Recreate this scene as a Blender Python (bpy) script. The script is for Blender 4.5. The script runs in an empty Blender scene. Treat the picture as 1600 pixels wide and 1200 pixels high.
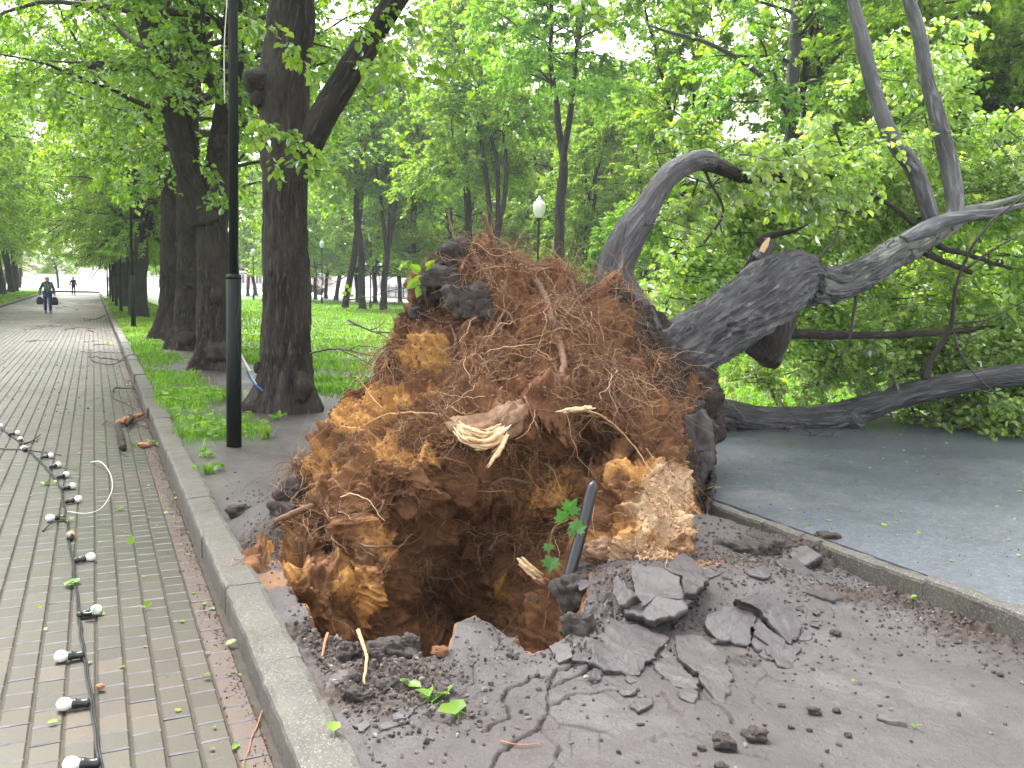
import bpy, bmesh, math, random
import numpy as np
from mathutils import Vector, Matrix

# ---------------------------------------------------------------- camera, sky, sun, exposure
sc = bpy.context.scene
COL = sc.collection
F_PX = 1342.0; PITCH = math.radians(6.3); ROLL = math.radians(1.5); CAM_H = 1.6
cam_d = bpy.data.cameras.new("camera"); cam = bpy.data.objects.new("camera", cam_d); COL.objects.link(cam)
cam_d.lens = 36.0 * F_PX / 1600.0; cam_d.sensor_width = 36.0; cam_d.clip_start = 0.05; cam_d.clip_end = 3000
Mcam = Matrix.Rotation(math.pi / 2 - PITCH, 3, 'X') @ Matrix.Rotation(ROLL, 3, 'Z')
cam.matrix_world = Matrix.Translation((0, 0, CAM_H)) @ Mcam.to_4x4()
sc.camera = cam

SUN_EL, SUN_AZ = math.radians(58), math.radians(-35)
world = bpy.data.worlds.new("World"); sc.world = world; world.use_nodes = True
wn = world.node_tree; bg = wn.nodes["Background"]
sky = wn.nodes.new("ShaderNodeTexSky"); sky.sky_type = 'NISHITA'; sky.sun_disc = False
sky.sun_elevation = SUN_EL; sky.sun_rotation = SUN_AZ; sky.air_density = 1.0; sky.dust_density = 4.0; sky.ozone_density = 1.0
hs = wn.nodes.new("ShaderNodeHueSaturation"); hs.inputs['Saturation'].default_value = 0.12
wn.links.new(sky.outputs[0], hs.inputs['Color']); wn.links.new(hs.outputs[0], bg.inputs[0])
bg.inputs[1].default_value = 0.15
sd = bpy.data.lights.new("sun", 'SUN'); sun = bpy.data.objects.new("sun", sd); COL.objects.link(sun)
sd.energy = 1.4; sd.angle = math.radians(25); sd.color = (1.0, 0.97, 0.92)
sdir = Vector((math.sin(SUN_AZ) * math.cos(SUN_EL), math.cos(SUN_AZ) * math.cos(SUN_EL), math.sin(SUN_EL)))
sun.rotation_euler = sdir.to_track_quat('Z', 'Y').to_euler()
sc.view_settings.view_transform = 'Standard'; sc.view_settings.look = 'None'
sc.view_settings.exposure = 2.5; sc.view_settings.gamma = 1.0
sc.render.engine = 'CYCLES'
try:
    sc.cycles.max_bounces = 7; sc.cycles.diffuse_bounces = 4; sc.cycles.transmission_bounces = 5; sc.cycles.glossy_bounces = 2
except Exception: pass

# ---------------------------------------------------------------- frames of reference
ANG = math.radians(26)
DV = np.array([-math.sin(ANG), math.cos(ANG), 0.0]); NV = np.array([math.cos(ANG), math.sin(ANG), 0.0])
CM = np.array(Mcam)
def ray(px, py): return CM @ np.array([(px - 800) / F_PX, -(py - 600) / F_PX, -1.0])
def U(px, py, Y):
    d = ray(px, py); return np.array([0, 0, CAM_H]) + d * (Y / d[1])
def UZ(px, py, z=0.0):
    d = ray(px, py); return np.array([0, 0, CAM_H]) + d * ((z - CAM_H) / d[2])
def W(p, q, z=0.0): return DV * p + NV * q + np.array([0, 0, z])
def PQ(w): w = np.asarray(w); return w[..., 0] * DV[0] + w[..., 1] * DV[1], w[..., 0] * NV[0] + w[..., 1] * NV[1]

# ---------------------------------------------------------------- numpy noise
def _h(ix, iy, iz, s):
    n = (ix * 374761393 + iy * 668265263 + iz * 2147483647 + s * 1274126177) & 0xFFFFFFFF
    n = ((n ^ (n >> 13)) * 1274126177) & 0xFFFFFFFF
    n = ((n ^ (n >> 16)) * 2246822519) & 0xFFFFFFFF
    return ((n ^ (n >> 15)) & 0xFFFFFF) / float(0xFFFFFF)
def vn(P, s=0):
    P = np.asarray(P, float); I = np.floor(P).astype(np.int64); f = P - I; u = f * f * f * (f * (f * 6 - 15) + 10)
    r = 0
    for a in (0, 1):
        for b in (0, 1):
            for c in (0, 1):
                w = (u[:, 0] if a else 1 - u[:, 0]) * (u[:, 1] if b else 1 - u[:, 1]) * (u[:, 2] if c else 1 - u[:, 2])
                r = r + w * _h(I[:, 0] + a, I[:, 1] + b, I[:, 2] + c, s)
    return r * 2 - 1
def fbm(P, o=4, s=0, g=.5):
    r = 0; a = 1.0; P = np.asarray(P, float)
    for k in range(o): r = r + a * vn(P * 2.03 ** k + 17.3 * k, s + k); a *= g
    return r
def sstep(a, b, x): t = np.clip((x - a) / (b - a), 0, 1); return t * t * (3 - 2 * t)

# ---------------------------------------------------------------- mesh building
class Geo:
    def __init__(s): s.V = []; s.F = []; s.M = []; s.A = {}; s.n = 0
    def add(s, V, F, mat=0, **attrs):
        V = np.asarray(V, float); 
        if not isinstance(F, (list, tuple)): F = [F]
        for f in F:
            f = np.asarray(f, np.int64); s.F.append(f + s.n); s.M.append(np.full(len(f), mat, np.int32))
        s.V.append(V)
        for k, v in attrs.items():
            s.A.setdefault(k, []).append((s.n, np.asarray(v, float)))
        s.n += len(V)
    def build(s, name, mats, parent=None, smooth=True):
        me = bpy.data.meshes.new(name)
        V = np.concatenate(s.V); me.vertices.add(len(V)); me.vertices.foreach_set('co', V.ravel().astype(np.float32))
        lens = np.concatenate([np.full(len(f), f.shape[1], np.int32) for f in s.F])
        loops = np.concatenate([f.ravel() for f in s.F]).astype(np.int32)
        st = np.concatenate([[0], np.cumsum(lens)[:-1]]).astype(np.int32)
        me.loops.add(len(loops)); me.loops.foreach_set('vertex_index', loops)
        me.polygons.add(len(lens)); me.polygons.foreach_set('loop_start', st)
        try: me.polygons.foreach_set('loop_total', lens)
        except Exception: pass
        me.polygons.foreach_set('material_index', np.concatenate(s.M))
        me.polygons.foreach_set('use_smooth', np.full(len(lens), smooth))
        for k, lst in s.A.items():
            dim = lst[0][1].ndim
            if dim == 2:
                a = np.zeros((len(V), 3), np.float32)
                for o, v in lst: a[o:o + len(v)] = v
                at = me.attributes.new(k, 'FLOAT_VECTOR', 'POINT'); at.data.foreach_set('vector', a.ravel())
            else:
                a = np.zeros(len(V), np.float32)
                for o, v in lst: a[o:o + len(v)] = v
                at = me.attributes.new(k, 'FLOAT', 'POINT'); at.data.foreach_set('value', a)
        if not isinstance(mats, (list, tuple)): mats = [mats]
        for m in mats: me.materials.append(m)
        me.update(calc_edges=True); me.validate()
        o = bpy.data.objects.new(name, me); COL.objects.link(o)
        if parent is not None: o.parent = parent
        return o

def tag(o, label=None, cat=None, group=None, kind=None):
    if label: o['label'] = label
    if cat: o['category'] = cat
    if group: o['group'] = group
    if kind: o['kind'] = kind
    return o
def empty(name, loc=(0, 0, 0), rz=0):
    o = bpy.data.objects.new(name, None); COL.objects.link(o); o.location = Vector(loc); o.rotation_euler = (0, 0, rz)
    o.empty_display_size = .2; return o
def reloc(o, loc):
    "give a thing made in world coordinates its origin at loc"
    loc = Vector(loc); o.data.transform(Matrix.Translation(-loc)); o.location = loc; return o

def resample(ctrl, step):
    C = np.asarray(ctrl, float); n = len(C)
    P = np.vstack([2 * C[0] - C[1], C, 2 * C[-1] - C[-2]]); out = []
    for i in range(n - 1):
        p0, p1, p2, p3 = P[i:i + 4]; m = max(1, int(np.linalg.norm(p2[:3] - p1[:3]) / step))
        t = (np.arange(m) / m)[:, None]
        out.append(.5 * ((2 * p1) + (-p0 + p2) * t + (2 * p0 - 5 * p1 + 4 * p2 - p3) * t ** 2 + (-p0 + 3 * p1 - 3 * p2 + p3) * t ** 3))
    out.append(C[-1][None]); return np.vstack(out)

def frames(P):
    T = np.gradient(P, axis=0); T /= np.linalg.norm(T, axis=1)[:, None] + 1e-9
    a = np.array([0, 0, 1.0]) if abs(T[0][2]) < .9 else np.array([1.0, 0, 0])
    N = np.zeros_like(P); b = a - T[0] * (a @ T[0]); N[0] = b / np.linalg.norm(b)
    for i in range(1, len(P)):
        b = N[i - 1] - T[i] * (N[i - 1] @ T[i]); N[i] = b / (np.linalg.norm(b) + 1e-9)
    return T, N, np.cross(T, N)

def tube(g, pts, rad, n=8, mat=0, disp=None, cap=True, **at):
    P = np.asarray(pts, float); rad = np.broadcast_to(np.asarray(rad, float), (len(P),)).copy(); m = len(P)
    T, N, B = frames(P); L = np.concatenate([[0], np.cumsum(np.linalg.norm(np.diff(P, axis=0), axis=1))])
    th = np.arange(n) / n * 2 * np.pi
    c, s = np.cos(th), np.sin(th)
    D = c[None, :, None] * N[:, None] + s[None, :, None] * B[:, None]
    R = np.repeat(rad[:, None], n, 1)
    bc = np.stack([R * c, R * s, np.repeat(L[:, None], n, 1)], -1)
    if disp is not None: R = R + disp(bc.reshape(-1, 3), R.ravel()).reshape(m, n)
    V = (P[:, None] + D * R[:, :, None]).reshape(-1, 3)
    i = np.arange(m - 1)[:, None] * n; j = np.arange(n)[None]; j2 = (j + 1) % n
    Fq = np.stack([i + j, i + j2, i + n + j2, i + n + j], -1).reshape(-1, 4)
    Fs = [Fq]; V2 = V; bc2 = bc.reshape(-1, 3)
    if cap:
        V2 = np.vstack([V, P[0] - T[0] * 0, P[-1] + T[-1] * rad[-1] * .25]); bc2 = np.vstack([bc2, bc2[:1], bc2[-1:]])
        k = np.arange(n); k2 = (k + 1) % n
        Fs += [np.stack([k2, k, np.full(n, m * n)], -1), np.stack([(m - 1) * n + k, (m - 1) * n + k2, np.full(n, m * n + 1)], -1)]
    aa = {k: np.full(len(V2), v) for k, v in at.items()}
    g.add(V2, Fs, mat, bc=bc2, **aa)

def bark_disp(amp, seed=0, fr=26.0):
    def f(bc, R):
        k = bc.copy(); k[:, :2] *= fr; k[:, 2] *= fr * .13
        w = vn(bc * np.array([5, 5, 3.]), seed + 9)[:, None]
        r = 1 - np.abs(vn(k + w * 1.3, seed)); r2 = 1 - np.abs(vn(k * 2.1 + 5, seed + 3))
        return amp * ((r - .75) * 1.6 + (r2 - .75) * .7) + .09 * R * fbm(bc * np.array([3, 3, 1.7]), 3, seed + 5)
    return f

# ---------------------------------------------------------------- materials
def new_mat(name):
    m = bpy.data.materials.new(name); m.use_nodes = True; nt = m.node_tree; return m, nt, nt.nodes['Principled BSDF']
def N(nt, t, **kw):
    n = nt.nodes.new(t)
    for k, v in kw.items():
        if k in n.inputs.keys(): n.inputs[k].default_value = v
        else: setattr(n, k, v)
    return n
def ramp(nt, src, stops):
    r = nt.nodes.new('ShaderNodeValToRGB'); e = r.color_ramp.elements
    while len(e) < len(stops): e.new(.5)
    for i, (p, c) in enumerate(stops): e[i].position = p; e[i].color = (*c, 1)
    nt.links.new(src, r.inputs[0]); return r.outputs[0]
def mix(nt, a, b, f, mode='MIX'):
    m = nt.nodes.new('ShaderNodeMix'); m.data_type = 'RGBA'; m.blend_type = mode
    for sck, v in ((m.inputs[0], f), (m.inputs[6], a), (m.inputs[7], b)):
        if hasattr(v, 'links'): nt.links.new(v, sck)
        elif isinstance(v, (int, float)): sck.default_value = v
        else: sck.default_value = (*v, 1)
    return m.outputs[2]
def noise(nt, scale, detail=5, rough=.55, vec=None, dist=0.0):
    n = nt.nodes.new('ShaderNodeTexNoise'); n.inputs['Scale'].default_value = scale; n.inputs['Detail'].default_value = detail
    n.inputs['Roughness'].default_value = rough; n.inputs['Distortion'].default_value = dist
    if vec is not None: nt.links.new(vec, n.inputs['Vector'])
    return n.outputs[0]
def coords(nt, kind='Object', scale=None, attr=None):
    if attr: a = nt.nodes.new('ShaderNodeAttribute'); a.attribute_name = attr; o = a.outputs['Vector']
    else: o = nt.nodes.new('ShaderNodeTexCoord').outputs[kind]
    if scale:
        mp = nt.nodes.new('ShaderNodeMapping'); mp.inputs['Scale'].default_value = scale; nt.links.new(o, mp.inputs[0]); o = mp.outputs[0]
    return o
def attr(nt, name):
    a = nt.nodes.new('ShaderNodeAttribute'); a.attribute_name = name; return a.outputs['Fac']
def math_(nt, op, a, b):
    m = nt.nodes.new('ShaderNodeMath'); m.operation = op
    for i, v in enumerate((a, b)):
        if hasattr(v, 'links'): nt.links.new(v, m.inputs[i])
        else: m.inputs[i].default_value = v
    return m.outputs[0]
def bump(nt, bsdf, h, strength=.5, dist=.02):
    b = nt.nodes.new('ShaderNodeBump'); b.inputs['Strength'].default_value = strength; b.inputs['Distance'].default_value = dist
    nt.links.new(h, b.inputs['Height']); nt.links.new(b.outputs[0], bsdf.inputs['Normal'])
def simple(name, col, rough=.6, metal=0, var=.25, scale=30, bmp=0.0, spec=.5, coat=0):
    m, nt, b = new_mat(name); v = coords(nt)
    c = ramp(nt, noise(nt, scale, 5, .6, v), [(.25, [x * (1 - var) for x in col]), (.75, [min(1, x * (1 + var)) for x in col])])
    nt.links.new(c, b.inputs['Base Color']); b.inputs['Roughness'].default_value = rough; b.inputs['Metallic'].default_value = metal
    b.inputs['Specular IOR Level'].default_value = spec; b.inputs['Coat Weight'].default_value = coat
    if bmp: bump(nt, b, noise(nt, scale * 2, 6, .65, v), bmp, .01)
    return m

def leaf_mat(name, lo, mid, hi, trans=.45, gloss=1.0):
    m, nt, b = new_mat(name)
    g = nt.nodes.new('ShaderNodeNewGeometry'); rnd = g.outputs['Random Per Island']
    c = ramp(nt, rnd, [(0.0, lo), (.55, mid), (1.0, hi)])
    oi = nt.nodes.new('ShaderNodeObjectInfo')
    hsv = nt.nodes.new('ShaderNodeHueSaturation'); mr = nt.nodes.new('ShaderNodeMapRange')
    nt.links.new(oi.outputs['Random'], mr.inputs[0]); mr.inputs[3].default_value = .485; mr.inputs[4].default_value = .512
    mr2 = nt.nodes.new('ShaderNodeMapRange'); nt.links.new(noise(nt, .6, 2, .5, coords(nt)), mr2.inputs[0]); mr2.inputs[1].default_value = .3; mr2.inputs[2].default_value = .7; mr2.inputs[3].default_value = .75; mr2.inputs[4].default_value = 1.25
    nt.links.new(mr.outputs[0], hsv.inputs['Hue']); nt.links.new(mr2.outputs[0], hsv.inputs['Value']); nt.links.new(c, hsv.inputs['Color']); c = hsv.outputs[0]
    d = nt.nodes.new('ShaderNodeBsdfDiffuse'); t = nt.nodes.new('ShaderNodeBsdfTranslucent'); gl = nt.nodes.new('ShaderNodeBsdfGlossy')
    tc = mix(nt, c, (1.9, 1.85, .55), 1.0, 'MULTIPLY')
    nt.links.new(c, d.inputs[0]); nt.links.new(tc, t.inputs[0]); gl.inputs['Roughness'].default_value = .38; gl.inputs[0].default_value = (.9, .95, 1, 1)
    m1 = nt.nodes.new('ShaderNodeMixShader'); m1.inputs[0].default_value = trans
    nt.links.new(d.outputs[0], m1.inputs[1]); nt.links.new(t.outputs[0], m1.inputs[2])
    fr = nt.nodes.new('ShaderNodeFresnel'); fr.inputs[0].default_value = 1.4
    m2 = nt.nodes.new('ShaderNodeMixShader'); nt.links.new(math_(nt, 'MULTIPLY', fr.outputs[0], gloss), m2.inputs[0])
    nt.links.new(m1.outputs[0], m2.inputs[1]); nt.links.new(gl.outputs[0], m2.inputs[2])
    nt.links.new(m2.outputs[0], nt.nodes['Material Output'].inputs[0]); nt.nodes.remove(b)
    return m

def bark_mat(name, dark, light, fr=22.0, rough=.75, bs=.9, moss=None, spec=.3):
    m, nt, b = new_mat(name); v = coords(nt, attr='bc', scale=(fr, fr, fr * .16))
    n1 = noise(nt, 1.0, 6, .6, v, .8); v2 = coords(nt, attr='bc', scale=(3, 3, 1.5)); n2 = noise(nt, 1.0, 4, .6, v2)
    rid = math_(nt, 'ABSOLUTE', math_(nt, 'SUBTRACT', n1, .5), 0); 
    c = ramp(nt, rid, [(0.0, [x * .55 for x in dark]), (.07, dark), (.2, light)])
    c = mix(nt, c, [x * .55 for x in light], ramp(nt, n2, [(.4, (0, 0, 0)), (.65, (.8, .8, .8))]))
    if moss: c = mix(nt, c, moss, ramp(nt, noise(nt, .8, 3, .6, coords(nt, attr='bc')), [(.52, (0, 0, 0)), (.66, (.8, .8, .8))]))
    nt.links.new(c, b.inputs['Base Color']); b.inputs['Roughness'].default_value = rough; b.inputs['Specular IOR Level'].default_value = spec
    bump(nt, b, ramp(nt, rid, [(0, (0, 0, 0)), (.25, (1, 1, 1))]), bs, .02)
    return m

M = {}
M['leaf_near'] = leaf_mat('lime_leaf_near', (.09, .19, .02), (.17, .31, .03), (.28, .44, .05), .55, .6)
M['leaf_mid'] = leaf_mat('lime_leaf_mid', (.1, .2, .022), (.18, .31, .03), (.28, .42, .05), .6, .4)
M['leaf_fallen'] = leaf_mat('lime_leaf_fallen', (.125, .25, .045), (.21, .355, .068), (.42, .55, .2), .55, .8)
M['leaf_maple'] = leaf_mat('maple_leaf', (.05, .16, .03), (.07, .2, .04), (.1, .24, .05), .3)
M['grass'] = leaf_mat('grass_blade', (.085, .19, .03), (.14, .275, .045), (.22, .37, .075), .4, .03)
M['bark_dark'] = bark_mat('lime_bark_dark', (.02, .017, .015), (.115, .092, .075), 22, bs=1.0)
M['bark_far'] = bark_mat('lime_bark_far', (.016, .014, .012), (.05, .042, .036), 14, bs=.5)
M['bark_grey'] = bark_mat('lime_bark_wet_grey', (.04, .038, .042), (.16, .155, .168), 18, rough=.42, moss=None, spec=.5, bs=1.0)
M['bark_moss'] = bark_mat('lime_bark_mossy', (.09, .095, .08), (.29, .3, .25), 14, rough=.55, moss=(.2, .27, .11), bs=.5)
M['bark_pale'] = bark_mat('lime_bark_pale_limb', (.07, .07, .075), (.25, .25, .265), 12, rough=.5, bs=.4)
M['twig'] = simple('twig_bark', (.035, .028, .024), .7, scale=40, bmp=.3)
M['wood_pale'] = simple('splintered_wood', (.72, .52, .3), .6, var=.25, scale=45, bmp=.6)
M['wood_orange'] = simple('stripped_root_bark', (.3, .13, .055), .65, var=.45, scale=60, bmp=.4)
M['root'] = simple('root_bark', (.16, .085, .05), .75, var=.45, scale=50, bmp=.6)
M['black_metal'] = simple('black_green_paint', (.006, .009, .008), .5, var=.2, scale=60, bmp=.05, spec=.2)
M['black_plastic'] = simple('black_plastic', (.015, .015, .018), .3, var=.2, scale=20)
M['white_glass'] = simple('white_lamp_glass', (.8, .8, .76), .2, var=.05, scale=5, coat=.5)
M['bulb'] = simple('milky_bulb', (.72, .72, .66), .35, var=.08, scale=60)
M['bulb_orange'] = simple('orange_bulb', (.7, .33, .13), .35, var=.08, scale=60)
M['wire_white'] = simple('white_wire', (.62, .6, .54), .5, var=.15)
M['wire_blue'] = simple('blue_tape', (.03, .12, .45), .4)
M['iron'] = simple('black_iron', (.01, .01, .011), .5)

# ---------------------------------------------------------------- ground height
# hole in front of the root plate: outline in the world plane
HOLE = np.array([UZ(x, y)[:2] for x, y in [(432, 872), (452, 905), (478, 945), (492, 985), (520, 1000), (545, 1003), (580, 1000), (618, 1004), (650, 1020), (690, 1022),
    (706, 1000), (722, 968), (742, 958), (765, 972), (800, 990), (828, 1020), (862, 1018), (886, 1012), (905, 985), (930, 900), (905, 800), (800, 735), (620, 715), (500, 760), (455, 810)]])
def sdist(P, poly):
    "signed distance, negative inside"
    x, y = P[:, 0], P[:, 1]; d = np.full(len(P), 1e9); ins = np.zeros(len(P), bool); n = len(poly)
    for i in range(n):
        a = poly[i]; b = poly[(i + 1) % n]; e = b - a; w = P - a
        t = np.clip((w @ e) / (e @ e), 0, 1); dd = w - t[:, None] * e; d = np.minimum(d, (dd ** 2).sum(1))
        c = ((a[1] > y) != (b[1] > y)) & (x < (b[0] - a[0]) * (y - a[1]) / (b[1] - a[1] + 1e-12) + a[0]); ins ^= c
    return np.where(ins, -1, 1) * np.sqrt(d)
def lined(P, pts):
    d = np.full(len(P), 1e9)
    for a, b in zip(pts[:-1], pts[1:]):
        e = b - a; w = P - a; t = np.clip((w @ e) / (e @ e), 0, 1); dd = w - t[:, None] * e; d = np.minimum(d, (dd ** 2).sum(1))
    return np.sqrt(d)
CRACKS = [[(900, 1040), (862, 1045), (858, 1075), (862, 1100), (835, 1128), (800, 1150), (770, 1185)], [(858, 1052), (828, 1050), (800, 1062), (790, 1085), (793, 1110), (765, 1130)],
    [(775, 975), (790, 1000), (800, 1020)], [(862, 1062), (905, 1050), (925, 1040)], [(862, 1090), (905, 1075), (960, 1070)], [(1095, 1060), (1120, 1095), (1137, 1105), (1140, 1120)],
    [(1060, 1030), (1095, 1060), (1100, 1090)], [(840, 1125), (870, 1150), (880, 1185)], [(700, 1120), (750, 1105), (760, 1098)], [(1040, 1070), (1065, 1110)], [(1000, 1150), (1080, 1140), (1130, 1165), (1200, 1175)],
    [(1150, 1060), (1175, 1075), (1190, 1100)], [(735, 1000), (742, 1040), (728, 1075)]]
CRACKS = [np.array([UZ(x, y)[:2] for x, y in c]) for c in CRACKS]
MC = U(800, 700, 5.8)[:2]
ASPH = np.array([W(-4, 4.08)[:2], W(6.2, 4.08)[:2], UZ(1085, 652, .1)[:2], UZ(1110, 650, .1)[:2], UZ(1390, 651, .1)[:2], UZ(1600, 660, .1)[:2], np.array([14., 9.4]), np.array([14, -4.])])
def ground_z(xy, fine=True):
    xy = np.atleast_2d(xy)[:, :2]; p, q = PQ(xy)
    P3 = np.column_stack([xy, np.zeros(len(xy))])
    z = -.02 + .02 * fbm(P3 * 1.3, 3, 3) + .004 * fbm(P3 * 9, 3, 4)
    z = np.where(q < .66, -.3, z); z = np.where(q < -4.72, -.06, z)
    z -= .02 * np.exp(-((q - .8) / .15) ** 2)
    # spoil thrown up in front and to the right of the plate
    def g(px, py, s, a, sy=None):
        c = UZ(px, py)[:2]; d = ((xy - c) ** 2).sum(1); return a * np.exp(-d / s ** 2)
    b = g(1010, 930, .42, .16) + g(1180, 920, .33, .12) + g(1100, 850, .4, .2) + g(1270, 865, .22, .10) + g(735, 985, .12, .05) + g(480, 800, .4, .14) + g(430, 830, .3, .08) + g(900, 1010, .18, .07)
    z = np.where(q > .66, z + b * sstep(.72, .95, q), z)
    if fine:
        near = ((xy - MC) ** 2).sum(1) < 25
        if near.any():
            Q = xy[near]; P3n = P3[near]
            wob = Q + np.column_stack([vn(P3n * 14, 31), vn(P3n * 14, 37)]) * .018 + np.column_stack([vn(P3n * 45, 32), vn(P3n * 45, 38)]) * .006
            d = sdist(wob, HOLE); zz = z[near]
            zz = np.where(d < 0, zz - .75 * sstep(0, .35, -d) ** .8 - .10 * sstep(0, .03, -d) + .05 * fbm(P3n * 7, 4, 8) * sstep(0, .1, -d), zz)
            gr = 0
            for k, c in enumerate(CRACKS): gr = np.maximum(gr, (.035 if k < 8 else .016) * np.exp(-(lined(wob, c) / .0055) ** 2))
            zz = zz - gr * (d > 0)
            # churned, crumbly soil
            rough = np.zeros(len(Q))
            for px, py, s in [(600, 1060, .34), (480, 985, .22), (540, 1010, .25), (1270, 870, .3), (1400, 930, .25), (1520, 975, .3), (950, 960, .3), (430, 850, .35), (1330, 930, .2)]:
                rough = np.maximum(rough, np.exp(-((Q - UZ(px, py)[:2]) ** 2).sum(1) / s ** 2))
            zz = zz + rough * (np.abs(fbm(P3n * 16, 4, 11)) * .045 - .005)
            z = z.copy(); z[near] = zz
    return z

# ================================================================= SETTING
def axis(lo, hi, a, b, step, grow=1.16):
    fine = list(np.arange(a, b, step)); L = []; x = a; s = step
    while x > lo: s *= grow; x -= s; L.append(x)
    R = []; x = fine[-1]; s = step
    while x < hi: s *= grow; x += s; R.append(x)
    return np.array(L[::-1] + fine + R)
ps = axis(-60, 420, 1.7, 5.6, .008, 1.12); qs = axis(-300, 300, .70, 4.1, .008, 1.12)
qs = np.sort(np.concatenate([qs[(qs < -4.9) | (qs > .69)], [-4.72, -4.70, -2, .60, .67, .68]]))
PP, QQ = np.meshgrid(ps, qs, indexing='ij'); XY = PP.ravel()[:, None] * DV[None, :2] + QQ.ravel()[:, None] * NV[None, :2]
gz = ground_z(XY)
def grass_amount(xy):
    xy = np.atleast_2d(xy)[:, :2]; p, q = PQ(xy); Y = xy[:, 1]; P3 = np.column_stack([xy, np.zeros(len(xy))])
    n = fbm(P3 * .9, 3, 21); n2 = fbm(P3 * 3.5, 3, 22)
    a = np.zeros(len(xy))
    patch1 = (1 - sstep(.38, .8, np.hypot((p - 11.4) / 2.1, (q - 1.15) / .62) - .3 + n2 * .12 - .2))
    strip = sstep(13.6, 14.6, p + n) * (1 - sstep(1.2, 1.7, q + .3 * n2)) * sstep(.72, .85, q)
    strip2 = sstep(25, 28, p) * sstep(.72, .8, q)
    lawn = sstep(2.5, 3.1, q + .25 * n2) * sstep(11.8, 12.6, Y + .5 * n - .0 * q) * (1 - sstep(24, 26, q))
    lawn = np.maximum(lawn, sstep(13.2, 14.0, Y + .6 * n) * (q > 5) * (q < 60))
    left = (q < -4.85) * 1.0
    a = np.maximum.reduce([patch1, strip, strip2, lawn, left])
    dm = np.hypot(*(xy - MC).T); a *= sstep(2.6, 3.3, dm)
    a = a * np.where((q > .7) & (q < 12) & (xy[:, 1] < 40), .3 + .7 * sstep(-.3, .15, fbm(P3 * 1.6 + 40, 3, 23)), 1)
    path = (q > 26) & (q < 29); a = np.where(path, 0, a)
    far = np.hypot(*xy.T) > 150; a = np.where(far, .0, a)
    a = np.where(p > 112, 0, a)
    for tp, tq, r in TREE_BASES: a *= sstep(r, r + .35, np.hypot(p - tp, (q - tq)) + .25 * n2)
    return a
TREE_BASES = [(11.0, 2.16, .75), (16.7, 1.99, .9), (21.5, 2.06, .7), (25.1, 2.03, .7)]
ga = grass_amount(XY)
p_, q_ = PQ(XY)
# crust = trodden wet surface, 0 where the soil is broken open
dh = np.full(len(XY), 9.0); nr = ((XY - MC) ** 2).sum(1) < 25; dh[nr] = sdist(XY[nr], HOLE)
dug = np.where(dh < .0, 1.0, 0.0)
hum = np.zeros(len(XY))
for px, py, s in [(600, 1060, .32), (480, 985, .2), (540, 1010, .22), (1270, 870, .28), (1400, 930, .2), (1520, 975, .25), (980, 930, .25), (420, 850, .3), (1130, 900, .3), (1330, 930, .18)]:
    hum = np.maximum(hum, np.exp(-((XY - UZ(px, py)[:2]) ** 2).sum(1) / s ** 2))
crk = np.zeros(len(XY)); crk[nr] = np.max([(1.0 if k < 8 else .6) * np.exp(-(lined(XY[nr] + .02 * np.column_stack([vn(np.column_stack([XY[nr], XY[nr][:, 0] * 0]) * 14, 31), vn(np.column_stack([XY[nr], XY[nr][:, 0] * 0]) * 14, 37)]) * .9, c_) / .0055) ** 2) for k, c_ in enumerate(CRACKS)], 0)
och = np.exp(-((XY - UZ(415, 900)[:2]) ** 2).sum(1) / .16 ** 2) + np.exp(-((XY - UZ(1080, 905)[:2]) ** 2).sum(1) / .2 ** 2)
m, nt, b = new_mat('trodden_soil'); v = coords(nt)
n_big = noise(nt, .9, 4, .6, v); n_mid = noise(nt, 7, 6, .65, v); n_fine = noise(nt, 90, 4, .7, v)
crust = ramp(nt, n_big, [(.35, (.042, .033, .034)), (.5, (.062, .051, .053)), (.66, (.094, .082, .087))])
crust = mix(nt, crust, (.045, .035, .033), ramp(nt, n_mid, [(.48, (0, 0, 0)), (.72, (.8, .8, .8))]))
crust = mix(nt, crust, (.24, .23, .23), ramp(nt, n_fine, [(.66, (0, 0, 0)), (.78, (.5, .5, .5))]))
crust = mix(nt, crust, (.035, .028, .026), ramp(nt, noise(nt, 38, 5, .75, v), [(.58, (0, 0, 0)), (.7, (.6, .6, .6))]))
soil = ramp(nt, n_mid, [(.3, (.028, .02, .017)), (.7, (.075, .052, .042))])
dugc = ramp(nt, n_mid, [(.3, (.09, .04, .018)), (.55, (.19, .088, .034)), (.75, (.27, .14, .055))])
vw = mix(nt, v, N(nt, 'ShaderNodeTexNoise', Scale=5.0).outputs['Color'], .16); vo = N(nt, 'ShaderNodeTexVoronoi', feature='DISTANCE_TO_EDGE'); vo.inputs['Scale'].default_value = 4.5; nt.links.new(vw, vo.inputs['Vector'])
ckk = math_(nt, 'MULTIPLY', ramp(nt, vo.outputs[0], [(.0, (1, 1, 1)), (.016, (0, 0, 0))]), ramp(nt, math_(nt, 'ADD', attr(nt, 'ckz'), math_(nt, 'SUBTRACT', n_mid, .5)), [(.35, (0, 0, 0)), (.6, (1, 1, 1))]))
crust = mix(nt, crust, (.016, .013, .012), ckk)
c = mix(nt, crust, soil, ramp(nt, math_(nt, 'ADD', attr(nt, 'hum'), math_(nt, 'MULTIPLY', math_(nt, 'SUBTRACT', n_mid, .5), 1.2)), [(.35, (0, 0, 0)), (.6, (1, 1, 1))]))
c = mix(nt, c, dugc, math_(nt, 'MAXIMUM', attr(nt, 'dug'), ramp(nt, math_(nt, 'ADD', attr(nt, 'och'), math_(nt, 'MULTIPLY', math_(nt, 'SUBTRACT', n_mid, .5), 1.0)), [(.4, (0, 0, 0)), (.6, (1, 1, 1))])))
green = ramp(nt, n_mid, [(.3, (.04, .10, .015)), (.7, (.09, .2, .03))])
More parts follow.
